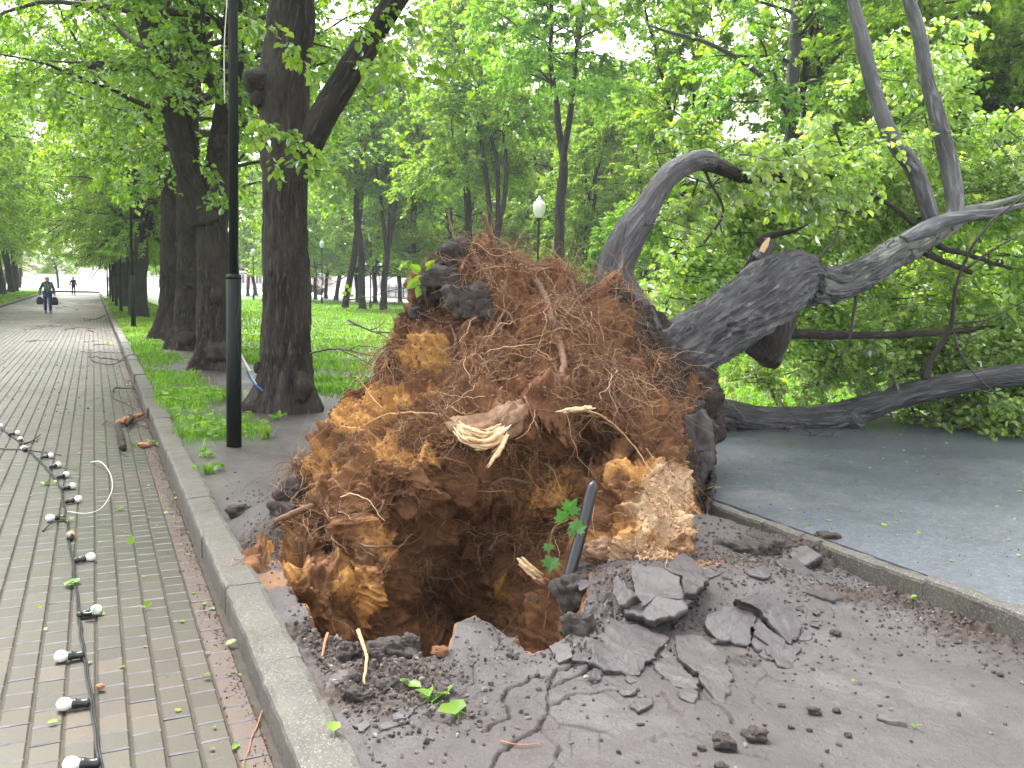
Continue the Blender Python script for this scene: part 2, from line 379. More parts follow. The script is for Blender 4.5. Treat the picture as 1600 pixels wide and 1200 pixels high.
c = mix(nt, c, green, attr(nt, 'ga')); nt.links.new(c, b.inputs['Base Color'])
b.inputs['Roughness'].default_value = .5
rr = ramp(nt, n_big, [(.35, (.62, .62, .62)), (.6, (.36, .36, .36))]); nt.links.new(mix(nt, rr, (.9, .9, .9), math_(nt, 'MAXIMUM', attr(nt, 'hum'), attr(nt, 'dug'))), b.inputs['Roughness'])
bump(nt, b, math_(nt, 'ADD', noise(nt, 25, 7, .7, v), math_(nt, 'MULTIPLY', n_fine, .35)), .8, .016); M['ground'] = m
g = Geo(); n0, n1 = len(ps), len(qs)
i = np.arange(n0 - 1)[:, None] * n1; j = np.arange(n1 - 1)[None]
Fg = np.stack([i + j, i + n1 + j, i + n1 + j + 1, i + j + 1], -1).reshape(-1, 4)
ckz = np.zeros(len(XY)); 
for px, py, s_ in [(1000, 1040, .42), (860, 1080, .25), (1150, 1030, .25), (900, 1130, .2), (1230, 960, .2)]: ckz = np.maximum(ckz, np.exp(-((XY - UZ(px, py)[:2]) ** 2).sum(1) / s_ ** 2))
g.add(np.column_stack([XY, gz]), Fg, ga=ga, ckz=ckz, dug=dug, hum=np.maximum(hum, crk), och=np.clip(och, 0, 1))
tag(g.build('ground', M['ground']), kind='structure')

# block paving, every block modelled, laid in running bond along the path
rng = np.random.default_rng(5)
ZP = -.12
m, nt, b = new_mat('paving_block'); v = coords(nt)
gi = nt.nodes.new('ShaderNodeNewGeometry')
n1_ = noise(nt, .45, 4, .6, v); n2_ = noise(nt, 60, 4, .7, v)
c = ramp(nt, gi.outputs['Random Per Island'], [(0, (.026, .018, .0085)), (.4, (.036, .0255, .0135)), (.8, (.046, .032, .0175)), (1, (.062, .042, .024))])
c = mix(nt, c, (.021, .025, .012), ramp(nt, n1_, [(.42, (0, 0, 0)), (.62, (.75, .75, .75))]))
c = mix(nt, c, (.02, .016, .013), ramp(nt, n2_, [(.5, (0, 0, 0)), (.75, (.5, .5, .5))]))
c = mix(nt, c, (.07, .045, .035), ramp(nt, math_(nt, 'ADD', attr(nt, 'dirt'), math_(nt, 'MULTIPLY', math_(nt, 'SUBTRACT', noise(nt, 5, 5, .7, v), .5), 1.2)), [(.3, (0, 0, 0)), (.6, (.9, .9, .9))]))
c = mix(nt, c, (.3, .28, .24), ramp(nt, noise(nt, 75, 2, .9, v), [(.68, (0, 0, 0)), (.76, (.6, .6, .6))]))
nt.links.new(c, b.inputs['Base Color']); nt.links.new(ramp(nt, n1_, [(.35, (.6, .6, .6)), (.65, (.45, .45, .45))]), b.inputs['Roughness'])
bump(nt, b, n2_, .35, .004); M['paver'] = m
M['paver_edge'] = simple('paver_edge_sky_sheen', (.135, .135, .145), .3, var=.5, scale=9)  # sky reflection on the block ends, painted as a lighter grey
def pavers(p0, p1, stepn, gname, coarse=False):
    g = Geo(); Ls, Ws = .141, .115; ncol = int((4.6 + .55) / Ws); bev = .0065; gap = .0035
    cols = np.arange(ncol); rows = np.arange(int((p1 - p0) / Ls) + 1)
    C, R = np.meshgrid(cols, rows); C = C.ravel(); R = R.ravel(); n = len(C)
    off = np.where(C % 2 == 0, 0, .07) + rng.normal(0, .004, ncol)[C] + _h(C, C * 0, C * 0, 5) * .05
    pc = p0 + R * Ls + off + Ls / 2; qc = .545 - C * Ws - Ws / 2
    hl = Ls / 2 - gap * .6; hw = Ws / 2 - gap * 1.15
    zt = ZP + rng.normal(0, .0012, n); tx = rng.normal(0, .008, n); ty = rng.normal(0, .012, n)
    sp = np.array([-1, 1, 1, -1]); sq = np.array([-1, -1, 1, 1])
    Vs = []
    for k, (ins, dz) in enumerate(((bev, 0), (0, -.0045), (0, -.03))):
        a = sp[None] * (hl - ins * .9); c_ = sq[None] * (hw - ins)
        P = pc[:, None] + a; Q = qc[:, None] + c_
        Z = zt[:, None] + dz + (a * tx[:, None] + c_ * ty[:, None]) * (k < 2)
        Vs.append(np.stack([P * DV[0] + Q * NV[0], P * DV[1] + Q * NV[1], Z], -1))
    V = np.concatenate(Vs, 1).reshape(-1, 3); base = (np.arange(n) * 12)[:, None]
    top = base + np.array([[0, 1, 2, 3]]); 
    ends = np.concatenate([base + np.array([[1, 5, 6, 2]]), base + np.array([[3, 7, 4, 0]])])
    sides = np.concatenate([base + np.array([[0, 4, 5, 1]]), base + np.array([[2, 6, 7, 3]])] + [base + np.array([[4 + k, 8 + k, 8 + (k + 1) % 4, 4 + (k + 1) % 4]]) for k in range(4)])
    dirt = np.repeat(np.exp(-((qc - .57) / .16) ** 2) + .6 * sstep(8, 30, pc) * sstep(-1.2, .4, qc) + .3 * sstep(18, 34, pc), 12)
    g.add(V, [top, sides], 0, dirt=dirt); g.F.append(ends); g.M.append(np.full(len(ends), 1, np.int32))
    return g
g = pavers(-1.5, 112, 1, 'x')
# bedding sand between the blocks
q0, q1 = -4.62, .6
V = [W(-3, q0, ZP - .0065), W(114, q0, ZP - .0065), W(114, q1, ZP - .0065), W(-3, q1, ZP - .0065)]
g.add(V, np.array([[0, 3, 2, 1]]), 2, dirt=[0, 0, 0, 0])
M['sand'] = simple('joint_sand', (.038, .03, .022), .85, var=.5, scale=15, bmp=.5)
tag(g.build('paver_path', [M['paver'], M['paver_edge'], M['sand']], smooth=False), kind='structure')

# kerbs: one-metre concrete stones
m, nt, b = new_mat('kerb_concrete'); v = coords(nt)
c = ramp(nt, noise(nt, 2.2, 5, .6, v), [(.3, (.045, .04, .033)), (.7, (.085, .078, .067))])
n_a = noise(nt, 85, 4, .85, v)
c = mix(nt, c, (.3, .285, .26), ramp(nt, n_a, [(.54, (0, 0, 0)), (.66, (.7, .7, .7))])); c = mix(nt, c, (.04, .035, .03), ramp(nt, n_a, [(.32, (.8, .8, .8)), (.45, (0, 0, 0))]))
c = mix(nt, c, (.1, .095, .06), ramp(nt, noise(nt, 9, 5, .7, v), [(.52, (0, 0, 0)), (.7, (.6, .6, .6))]))
nt.links.new(c, b.inputs['Base Color']); b.inputs['Roughness'].default_value = .6; bump(nt, b, n_a, .6, .006); M['kerb'] = m
def kerb(name, p0, p1, qa, qb, ztop, zbot, L=1.0, seed=1, off=0):
    rng = np.random.default_rng(seed); g = Geo(); p = p0 + off
    while p < p1:
        e = min(p + L, p1) - .006; dq = rng.normal(0, .006); dz = rng.normal(0, .005); nseg = max(2, int((e - p) / .05)) if p < 14 else 2
        pr = np.linspace(p, e, nseg); prof = [(qa, zbot), (qa, ztop - .03), (qa + .006, ztop - .012), (qa + .022, ztop - .001), (qa + .05, ztop), (qb - .04, ztop), (qb - .012, ztop - .008), (qb, ztop - .03), (qb, zbot)]
        V = []
        for x in pr:
            for k, (a, z) in enumerate(prof): V.append(W(x, a + dq, z + dz))
        V = np.array(V)
        if nseg > 2:
            d = fbm(V * 14, 4, seed) * .006; V[:, 2] += d; V += (NV * 1.0)[None] * (fbm(V * 11 + 9, 3, seed + 4) * .005)[:, None]
        m_ = len(prof); i = np.arange(nseg - 1)[:, None] * m_; j = np.arange(m_ - 1)[None]
        Fq = np.stack([i + j, i + m_ + j, i + m_ + j + 1, i + j + 1], -1).reshape(-1, 4)
        c1 = np.arange(1, m_ - 1); f1 = np.stack([np.zeros_like(c1), c1, c1 + 1], -1); f2 = np.stack([np.zeros_like(c1), c1 + 1, c1], -1) + (nseg - 1) * m_
        g.add(V, [Fq, f1, f2]); p += L
    return tag(g.build(name, M['kerb'], smooth=False), kind='structure')
kerb('kerb_strip', -.46, 112, .575, .775, .02, -.4, 1.0, 1)
kerb('path_edge_kerb', 0, 112, -4.78, -4.62, .0, -.4, 1.0, 2)
kerb('asphalt_kerb', -3.2, 6.2, 3.98, 4.08, .105, -.3, 1.25, 3)

# asphalt area
m, nt, b = new_mat('wet_asphalt'); v = coords(nt); n_a = noise(nt, 34, 6, .9, v)
c = ramp(nt, noise(nt, .5, 4, .55, v), [(.35, (.055, .064, .078)), (.65, (.088, .1, .12))])
c = mix(nt, c, (.28, .31, .32), ramp(nt, n_a, [(.54, (0, 0, 0)), (.68, (.75, .75, .75))])); c = mix(nt, c, (.02, .024, .026), ramp(nt, n_a, [(.34, (.9, .9, .9)), (.47, (0, 0, 0))]))
c = mix(nt, c, (.3, .27, .27), ramp(nt, noise(nt, .7, 3, .5, coords(nt, scale=(.5, 1.3, 1)), 1.0), [(.6, (0, 0, 0)), (.72, (.35, .35, .35))]))
c = mix(nt, c, (.075, .062, .052), ramp(nt, noise(nt, 1.7, 5, .7, v), [(.55, (0, 0, 0)), (.75, (.6, .6, .6))])); c = mix(nt, c, (.045, .052, .058), ramp(nt, noise(nt, 5.5, 5, .75, v), [(.5, (0, 0, 0)), (.68, (.6, .6, .6))]))
nt.links.new(c, b.inputs['Base Color']); nt.links.new(ramp(nt, noise(nt, .35, 3, .5, v), [(.4, (.5, .5, .5)), (.6, (.3, .3, .3))]), b.inputs['Roughness']); bump(nt, b, n_a, .5, .004); M['asphalt'] = m
g = Geo(); k = len(ASPH); V = np.vstack([np.column_stack([ASPH, np.full(k, .1)]), np.column_stack([ASPH, np.full(k, -.3)])])
ja = np.arange(k); jb = (ja + 1) % k
cidx = np.arange(1, k - 1)
tops = np.stack([np.zeros_like(cidx), cidx + 1, cidx], -1)
g.add(V, [tops, np.stack([ja, jb, jb + k, ja + k], -1)]); o = g.build('asphalt_area', M['asphalt'], smooth=False); tag(o, kind='structure')
# narrow kerb along its far edge
g = Geo()
Pk = np.array([np.append(ASPH[i], .115) for i in (3, 4, 5, 6)]); 
for a, b_ in zip(Pk[:-1], Pk[1:]):
    d = (b_ - a) / np.linalg.norm(b_ - a); nn = np.array([-d[1], d[0], 0]) * .1
    V = np.array([a, b_, b_ + nn, a + nn, a - [0, 0, .3], b_ - [0, 0, .3], b_ + nn - [0, 0, .3], a + nn - [0, 0, .3]])
    g.add(V, np.array([[0, 1, 2, 3], [0, 4, 5, 1], [1, 5, 6, 2], [2, 6, 7, 3], [3, 7, 4, 0]]))
tag(g.build('far_asphalt_kerb', M['kerb'], smooth=False), kind='structure')

# park path across the lawn, street, and the open plaza at the end of the avenue
def sheet(name, pts, z, mat, kind='structure'):
    g = Geo(); V = np.array([W(p, q, z) for p, q in pts]); c = np.arange(1, len(V) - 1)
    g.add(V, [np.stack([np.zeros_like(c), c + 1, c], -1)]); o = g.build(name, mat, smooth=False)
    return tag(o, kind=kind)
M['pale_paving'] = simple('pale_paving', (.42, .4, .38), .5, var=.12, scale=2)
M['street'] = simple('street_asphalt', (.2, .2, .2), .5, var=.15, scale=3)
sheet('park_path', [(-20, 26), (112, 26), (112, 28.5), (-20, 28.5)], .06, M['pale_paving'])
sheet('street', [(-40, 37.5), (200, 37.5), (200, 50), (-40, 50)], .06, M['street'])
sheet('plaza', [(114, -60), (190, -60), (190, 37.4), (114, 37.4)], .07, M['pale_paving'])


# ================================================================= TREES
def leaf_mesh_arrays(pos, tip, nor, size, fold=.18, wid=.42):
    "heart-shaped leaves folded along the midrib: two quads each"
    n = len(pos); tip = tip / (np.linalg.norm(tip, axis=1)[:, None] + 1e-9)
    nor = nor - tip * (nor * tip).sum(1)[:, None]; nor /= np.linalg.norm(nor, axis=1)[:, None] + 1e-9
    side = np.cross(tip, nor); s = size[:, None]
    out = []
    for (a, b_, c) in ((0, 0, 0), (wid, .30, 1), (wid * .78, .78, 1), (0, 1.08, -.5), (-wid * .78, .78, 1), (-wid, .30, 1)):
        out.append(pos + side * a * s + tip * b_ * s + nor * (c * fold) * s)
    V = np.stack(out, 1).reshape(-1, 3); b0 = (np.arange(n) * 6)[:, None]
    return V, np.concatenate([b0 + np.array([[0, 1, 2, 3]]), b0 + np.array([[0, 3, 4, 5]])])

def twig_leaves(rng, A, D, L, n, size, droop=.5, out=None):
    "n alternate leaves along each twig (A start, D unit direction, L length)"
    k = len(A); t = (np.arange(n)[None] + rng.uniform(.2, .9, (k, n))) / n
    up = np.array([0, 0, 1.0]); sd = np.cross(D, up); sd /= np.linalg.norm(sd, axis=1)[:, None] + 1e-6
    P = A[:, None] + D[:, None] * (t * L[:, None])[..., None]; P[..., 2] -= (t ** 2) * L[:, None] * droop * .5
    sg = np.where((np.arange(n) % 2)[None] == 0, 1, -1) * np.ones((k, 1))
    tip = D[:, None] * .55 + sd[:, None] * sg[..., None] * .9 + rng.normal(0, .45, (k, n, 3)); tip[..., 2] -= .35 + droop * .4
    nor = np.zeros((k, n, 3)); nor[..., 2] = 1; nor += rng.normal(0, .48, (k, n, 3)) + D[:, None] * .2
    sz = size * rng.uniform(.55, 1.25, (k, n))
    return P.reshape(-1, 3) + tip.reshape(-1, 3) * .02, tip.reshape(-1, 3), nor.reshape(-1, 3), sz.ravel()

def rot_away(rng, d, ang):
    a = rng.normal(size=3); a -= d * (a @ d); a /= np.linalg.norm(a); return d * math.cos(ang) + a * math.sin(ang)

def limb(rng, start, d, L, r0, r1, seg, wander=.12, trop=0.0):
    n = max(3, int(L / seg)); P = [np.array(start, float)]; d = np.array(d, float); ds = []
    for i in range(n):
        d = d + rng.normal(0, wander, 3); d[2] += trop; d /= np.linalg.norm(d); P.append(P[-1] + d * L / n)
    return np.array(P), np.linspace(r0, r1, n + 1)

def crown_from_leaders(rng, leaders, zmin, nside, Lside, leafsize, wood, per_twig=14, twigs=6, tiers=6, sidesub=True, dens=lambda z: 1.0, zlo_hang=0, Lprof=None, thin=4):
    "side branches along every leader, sub-branches on those, leafy twigs on the sub-branches"
    A = []; D = []; LL = []
    ztop = max(P[-1][2] for P, r in leaders)
    for P, r in leaders:
        zs = P[:, 2]; idx = np.where(zs > zmin)[0]
        if len(idx) < 2: continue
        for k in range(nside):
            i = int(idx[0] + (len(idx) - 1) * (k + rng.uniform(0, 1)) / nside); i = min(i, len(P) - 2)
            if rng.random() > dens(P[i][2]): continue
            h = (P[i][2] - zmin) / (ztop - zmin + .01)
            az = rng.uniform(0, 2 * math.pi) if k % 2 else (k * 2.4) % (2 * math.pi)
            el = rng.uniform(.05, .55) + .5 * h
            d = np.array([math.cos(az) * math.cos(el), math.sin(az) * math.cos(el), math.sin(el)])
            prof = (1 - .55 * h ** 2) if Lprof is None else Lprof(h)
            L1 = Lside * prof * rng.uniform(.7, 1.2); r1 = min(r[i] * .55, .012 + L1 * .014)
            B, br = limb(rng, P[i], d, L1, r1, .006, .35, .13, -.035)
            tube(wood, B, br, 5, cap=False)
            for j in range(tiers):
                t = .25 + .75 * (j + rng.uniform(0, .8)) / tiers; bi = min(len(B) - 2, int(t * (len(B) - 1)))
                dd = B[bi + 1] - B[bi]; dd /= np.linalg.norm(dd); d2 = rot_away(rng, dd, rng.uniform(.5, 1.1)); d2[2] = d2[2] * .6 - .08; d2 /= np.linalg.norm(d2)
                L2 = L1 * rng.uniform(.25, .45) * (1.15 - .4 * t)
                S, sr = limb(rng, B[bi], d2, L2, .009, .003, .25, .15, -.05)
                tube(wood, S, sr, 3, cap=False)
                for q in range(twigs):
                    si = rng.integers(0, len(S)); d3 = rot_away(rng, d2, rng.uniform(.3, 1.1)); d3[2] -= .15
                    A.append(S[si]); D.append(d3 / np.linalg.norm(d3)); LL.append(rng.uniform(.25, .6))
    A = np.array(A); D = np.array(D); LL = np.array(LL)
    return twig_leaves(rng, A, D, LL, per_twig, leafsize)

def add_leaves(g, arrs, fold=.18):
    V, F = leaf_mesh_arrays(*arrs, fold=fold); g.add(V, F)

PARTS = {}
def proto_park(seed, H, r0, fork, nl, Lside, leafsize, nside, lean=.03, zmin=3.2, flare=1.5, per_twig=13, spread=.32, tiers=6, twigs=6, zcut=2.7):
    "a standing lime: trunk with root flare, leaders, crown. Returns (trunk mesh object data, branches, crown)"
    rng = np.random.default_rng(seed); tr = Geo(); wood = Geo(); lf = Geo()
    d = np.array([rng.normal(0, lean), rng.normal(0, lean), 1.0]); d /= np.linalg.norm(d)
    P, r = limb(rng, (0, 0, -.3), d, fork + .3, r0, r0 * .8, .3, .035, .02)
    r = r * (1 + (flare - 1) * np.exp(-(P[:, 2] + .1).clip(0) / .35))
    tube(tr, P, r, 18, disp=bark_disp(.012, seed, 14)); leaders = []
    for k in range(nl):
        a = k * 2 * math.pi / nl + rng.uniform(-.5, .5); sp = spread * rng.uniform(.5, 1.3) if nl > 1 else .05
        dd = np.array([math.cos(a) * sp, math.sin(a) * sp, 1.0]); dd /= np.linalg.norm(dd)
        s = P[-1] - d * rng.uniform(0, .3)
        Q, qr = limb(rng, s, dd, H - fork, r0 * (.8 if nl == 1 else .62), .02, .4, .06, .03)
        tube(tr, Q, qr, 10, disp=bark_disp(.008, seed + k, 14), cap=False); leaders.append((Q, qr))
    leaders.append((P, r)) if zmin < fork else None
    arr = crown_from_leaders(rng, leaders, zmin, nside, Lside, leafsize, wood, per_twig=per_twig, tiers=tiers, twigs=twigs)
    k_ = arr[0][:, 2] > zcut; arr = tuple(a_[k_] for a_ in arr)
    add_leaves(lf, arr); return tr, wood, lf

PROTOS = []
def make_tree(tr, wood, lf, bark, leaf, name='lime_tree'):
    root = empty(name)
    tr.build('trunk', bark, root); wood.build('branches', M['twig'], root); lf.build('crown', leaf, root, smooth=False)
    return root
def copy_thing(root, loc, rz, s, sz=None):
    r = root.copy(); COL.objects.link(r)
    for ch in root.children:
        c = ch.copy(); COL.objects.link(c); c.parent = r
        for gch in ch.children: e = gch.copy(); COL.objects.link(e); e.parent = c
    r.location = Vector(loc); r.rotation_euler = (0, 0, rz); r.scale = (s, s, sz or s); return r

protos = {}
def get(kind):
    if kind not in protos:
        a = dict(
            rowA=dict(seed=1, H=13, r0=.34, fork=3.6, nl=3, Lside=4.0, leafsize=.115, nside=17, zmin=3.7, flare=1.6, spread=.4, twigs=7),
            rowB=dict(seed=2, H=12.5, r0=.31, fork=4.2, nl=3, Lside=4.2, leafsize=.115, nside=17, zmin=3.7, flare=1.5, spread=.35, twigs=7),
            rowC=dict(seed=3, H=13.5, r0=.36, fork=3.2, nl=2, Lside=4.2, leafsize=.12, nside=24, zmin=3.6, flare=1.6, spread=.25, twigs=7),
            parkA=dict(seed=11, H=18, r0=.24, fork=3.8, nl=3, Lside=3.9, leafsize=.16, nside=20, zmin=9, flare=1.35, spread=.26),
            parkB=dict(seed=12, H=17.5, r0=.25, fork=7, nl=2, Lside=4.0, leafsize=.16, nside=26, zmin=9.5, flare=1.35, spread=.2),
            parkC=dict(seed=13, H=19, r0=.25, fork=9, nl=1, Lside=4.2, leafsize=.16, nside=44, zmin=8.5, flare=1.3, lean=.1),
            parkD=dict(seed=14, H=16.5, r0=.22, fork=5.5, nl=3, Lside=3.6, leafsize=.16, nside=19, zmin=3.6, flare=1.3, spread=.3, lean=.07),
            backA=dict(seed=21, H=17, r0=.22, fork=4.5, nl=3, Lside=4.4, leafsize=.17, nside=20, zmin=2.6, flare=1.3, spread=.28),
            backB=dict(seed=22, H=18, r0=.22, fork=7, nl=2, Lside=4.4, leafsize=.17, nside=28, zmin=2.6, flare=1.3, spread=.2),
            leftA=dict(seed=31, H=13.5, r0=.33, fork=4.2, nl=3, Lside=4.2, leafsize=.13, nside=17, zmin=4.6, flare=1.5, spread=.4, twigs=7),
            leftB=dict(seed=32, H=14, r0=.35, fork=4.8, nl=3, Lside=4.3, leafsize=.13, nside=17, zmin=4.8, flare=1.5, spread=.35, twigs=7),
            bush=dict(seed=15, H=7, r0=.12, fork=1.2, nl=4, Lside=2.2, leafsize=.14, nside=18, zmin=.7, flare=1.2, spread=.5, zcut=.3),
        )[kind]
        tr, w, lf = proto_park(**a)
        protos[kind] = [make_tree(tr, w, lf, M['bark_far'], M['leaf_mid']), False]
    return protos[kind]
rs = random.Random(4)
def place(kind, loc, s=1.0, rz=None, sz=None, label='', group=None):
    e = get(kind); rz = rs.uniform(0, 6.28) if rz is None else rz
    if not e[1]: o = e[0]; e[1] = True; o.location = Vector(loc); o.rotation_euler = (0, 0, rz); o.scale = (s, s, sz or s)
    else: o = copy_thing(e[0], loc, rz, s, sz)
    tag(o, label, 'tree', group); return o
ORD = ['first', 'second', 'third', 'fourth', 'fifth', 'sixth', 'seventh', 'eighth', 'ninth', 'tenth', 'eleventh', 'twelfth', 'thirteenth', 'fourteenth', 'fifteenth', 'sixteenth', 'seventeenth', 'eighteenth', 'nineteenth', 'twentieth']
def gp(px, Y): c = U(px, 450, Y); return (c[0], c[1], -.03)

# avenue rows left and right of the paved path
for i, p in enumerate([39.2, 42, 47, 52.5, 58, 63.5, 69, 75, 81, 88, 96, 105]):
    place(['rowA', 'rowB', 'rowC'][i % 3], W(p, 1.75 + rs.uniform(-.15, .35), -.03), rs.uniform(.92, 1.08), label='avenue lime right of the path, %s beyond the near cluster' % ORD[i], group='lime trees lining the right side of the path')
for i, p in enumerate([30, 36, 42, 48, 54, 60, 66.5, 73, 79, 85, 91, 97, 104]):
    place(['leftA', 'leftB'][i % 2], W(p, -7.2 + rs.uniform(-.3, .3), -.06), rs.uniform(.95, 1.15), label='lime tree, %s from the viewer in the row left of the path' % ORD[i], group='lime trees lining the left side of the path')
for i, p in enumerate([27, 38, 50, 63, 76, 90, 100]):
    place(['backA', 'leftA', 'backB'][i % 3], W(p, -12.5 + rs.uniform(-.6, .6), -.06), rs.uniform(.95, 1.1), label='lime tree, %s from the viewer in the outer row left of the avenue' % ORD[i], group='lime trees of the outer left row')
for i, p in enumerate([60, 72, 84, 96, 108, 118]):
    place(['backA', 'backB'][i % 2], W(p, -19 + rs.uniform(-2, 2), -.06), rs.uniform(.9, 1.1), label='dense tree, %s from the viewer in the far thicket left of the avenue' % ORD[i], group='trees of the far left thicket')
for i, (p, q) in enumerate([(128, -24), (131, -16), (134, -9), (140, -4.5), (138, 9), (132, 15), (150, -12)]):
    place(['backB', 'backA'][i % 2], W(p, q, .05), rs.uniform(.7, .9), label='small hazy tree, %s in the group beyond the end of the avenue' % ORD[i], group='trees beyond the end of the avenue')
# park trees across the lawn whose trunks show in the photograph
MIDT = [(537, 59, 'parkC', .95, 'slightly leaning lime with single dark trunk just right of the big near trunk'),
    (567, 57, 'parkB', .95, 'straight slim dark lime between the leaning trunk and the forked trunk beyond the lawn'),
    (600, 56, 'parkA', 1.0, 'lime forking low into three stems beyond the lawn'),
    (713, 45, 'parkC', .9, 'single trunk lime rising just behind the left shoulder of the root mass'),
    (765, 42, 'parkA', .95, 'many stemmed lime rising behind the top of the root mass'),
    (871, 36, 'parkB', 1.0, 'tall dark lime just right of the globe street lamp'),
    (1028, 30, 'parkD', .8, 'slim lime behind the arching limb of the fallen tree'),
    (1275, 27, 'parkB', .85, 'dark trunk lime right of the smooth grey trunk'),
    (1322, 30, 'parkD', .95, 'dark leaning lime between the upright limbs of the fallen tree'),
    (1535, 21, 'parkC', .8, 'dark single trunk lime near the right edge of the picture'),
    (1690, 22, 'parkD', .8, 'lime at the far right whose crown fills the picture corner')]
for px, Y, k, s, lab in MIDT: place(k, gp(px, Y), s, label=lab, group=None)
backs = [(387, 104), (401, 108), (478, 100), (493, 92), (509, 98), (524, 88), (587, 76), (626, 82), (643, 90), (672, 74), (692, 84), (740, 70), (790, 74), (915, 52), (965, 60), (1005, 66), (1420, 36), (1480, 44), (1590, 34), (1700, 40), (440, 84), (660, 60), (840, 62), (560, 80), (700, 64), (820, 78), (890, 80), (940, 66), (1000, 50), (470, 76)]
for i, (px, Y) in enumerate(backs):
    place(['backA', 'backB', 'backB', 'parkD'][(i * 7) % 4], gp(px, Y), rs.uniform(.85, 1.05), label='slim dark trunked lime among the distant trees close to the iron fence', group='background trees near the fence')
for i, (px, Y, s) in enumerate([(1300, 24, .8), (1400, 24, 1.0), (1490, 21, .9), (1590, 19, 1.0), (960, 44, .8), (1660, 23, 1.0)]):
    place('bush', gp(px, Y), s, label='leafy young tree, %s in the understorey behind the fallen tree' % ORD[i], group='young understorey trees')

# --- big lime right of the pole, traced
def big_trunk(name, polys, seed, crownspec, label, flare_bumps=(), amp=.022, group=None, bark='bark_dark', leafkey='leaf_near'):
    rng = np.random.default_rng(seed); root_loc = polys[0][0][:3].copy(); root_loc[2] = 0
    root = empty(name, root_loc); tag(root, label, 'tree', group)
    tr = Geo(); wood = Geo(); lf = Geo()
    for k, c in enumerate(polys):
        c = np.array(c, float); c[:, :3] -= root_loc; Q = resample(c, .035 if k == 0 else .05)
        bd = bark_disp(amp * (1 if k == 0 else .8), seed + k)
        def disp(bc, R, bd=bd, k=k):
            d = bd(bc, R)
            if k == 0:
                z = bc[:, 2]; a = np.arctan2(bc[:, 1], bc[:, 0])
                lob = np.maximum(0, np.cos(a * 5 + seed) + .4 * np.cos(a * 3 + 1.3)); d = d + .13 * lob * np.exp(-(z - .25).clip(0) / .28)
            return d
        tube(tr, Q[:, :3], Q[:, 3], 90 if k == 0 else 48, disp=disp)
    for (P, r, ax) in flare_bumps:   # burls
        P = np.array(P) - root_loc; n_ = 26; th = np.linspace(0, 2 * np.pi, n_, False); ph_ = np.linspace(.05, np.pi - .05, 16)
        TT, HH = np.meshgrid(th, ph_); S = np.stack([np.sin(HH) * np.cos(TT), np.sin(HH) * np.sin(TT), np.cos(HH)], -1).reshape(-1, 3)
        rr = r * (1 + .25 * fbm(S * 1.7 + seed, 3, seed) + .08 * fbm(S * 6, 3, seed + 2)); V = P + S * rr[:, None] * np.array(ax)
        i = np.arange(15)[:, None] * n_; j = np.arange(n_)[None]; Fb = np.stack([i + j, i + n_ + j, i + n_ + (j + 1) % n_, i + (j + 1) % n_], -1).reshape(-1, 4)
        tr.add(V, Fb, bc=V)
    leaders = [(resample(np.array(c, float) - np.append(root_loc, 0), .3)[:, :3], resample(np.array(c, float), .3)[:, 3]) for c in crownspec['leaders']]
    for P, r in leaders:
        if crownspec.get('tube', True): tube(tr, P, r, 14, disp=bark_disp(.01, seed), cap=False)
    arr = crown_from_leaders(rng, leaders, crownspec['zmin'], crownspec['nside'], crownspec['L'], crownspec.get('leaf', .095), wood, per_twig=crownspec.get('pt', 14), twigs=crownspec.get('tw', 7), dens=crownspec.get('dens', lambda z: 1))
    add_leaves(lf, arr)
    for (px, py, Y, dx, n) in crownspec.get('sprays', []):   # low leafy shoots traced from the photograph
        c = U(px, py, Y) - root_loc
        src = c + np.array([-dx * .5, .25, .15]); S, sr = limb(rng, src, np.array([dx, -.15, -.1]) / abs(dx if dx else 1), abs(dx) + .3, .008, .003, .1, .12, -.05)
        tube(wood, S, sr, 4, cap=False)
        A = S[rng.integers(1, len(S), n)]; D = rng.normal(0, .6, (n, 3)); D[:, 0] += dx; D[:, 2] -= .5; D /= np.linalg.norm(D, axis=1)[:, None]
        add_leaves(lf, twig_leaves(rng, A, D, rng.uniform(.12, .28, n), 6, .1, .8))
    tr.build('trunk', M[bark], root); wood.build('branches', M['twig'], root); lf.build('crown', M[leafkey], root, smooth=False)
    return root
def Q4(px, py, Y, r): return np.append(U(px, py, Y), r)
T1b = [Q4(444, 660, 10.83, .40), Q4(444, 640, 10.83, .36), Q4(445, 590, 10.83, .32), Q4(446, 500, 10.83, .295), Q4(447, 400, 10.83, .28), Q4(446, 300, 10.83, .28), Q4(445, 200, 10.83, .3), Q4(444, 140, 10.83, .33), Q4(447, 90, 10.83, .28), Q4(455, 30, 10.83, .28), Q4(460, -80, 10.83, .26), Q4(462, -220, 10.9, .22)]
T1r = [Q4(478, 240, 10.75, .17), Q4(500, 190, 10.65, .17), Q4(530, 140, 10.55, .16), Q4(560, 90, 10.5, .15), Q4(592, 40, 10.4, .14), Q4(622, -10, 10.3, .13), Q4(670, -90, 10.2, .12)]
T1l = [Q4(446, 150, 10.83, .2), Q4(420, 130, 10.7, .17), Q4(398, 128, 10.6, .15), Q4(385, 130, 10.55, .13)]
up = lambda c, dx, dy, h, r: [c, c + np.array([dx * .3, dy * .3, h * .33, -c[3] + r * .9]), c + np.array([dx, dy, h, -c[3] + r * .25])]
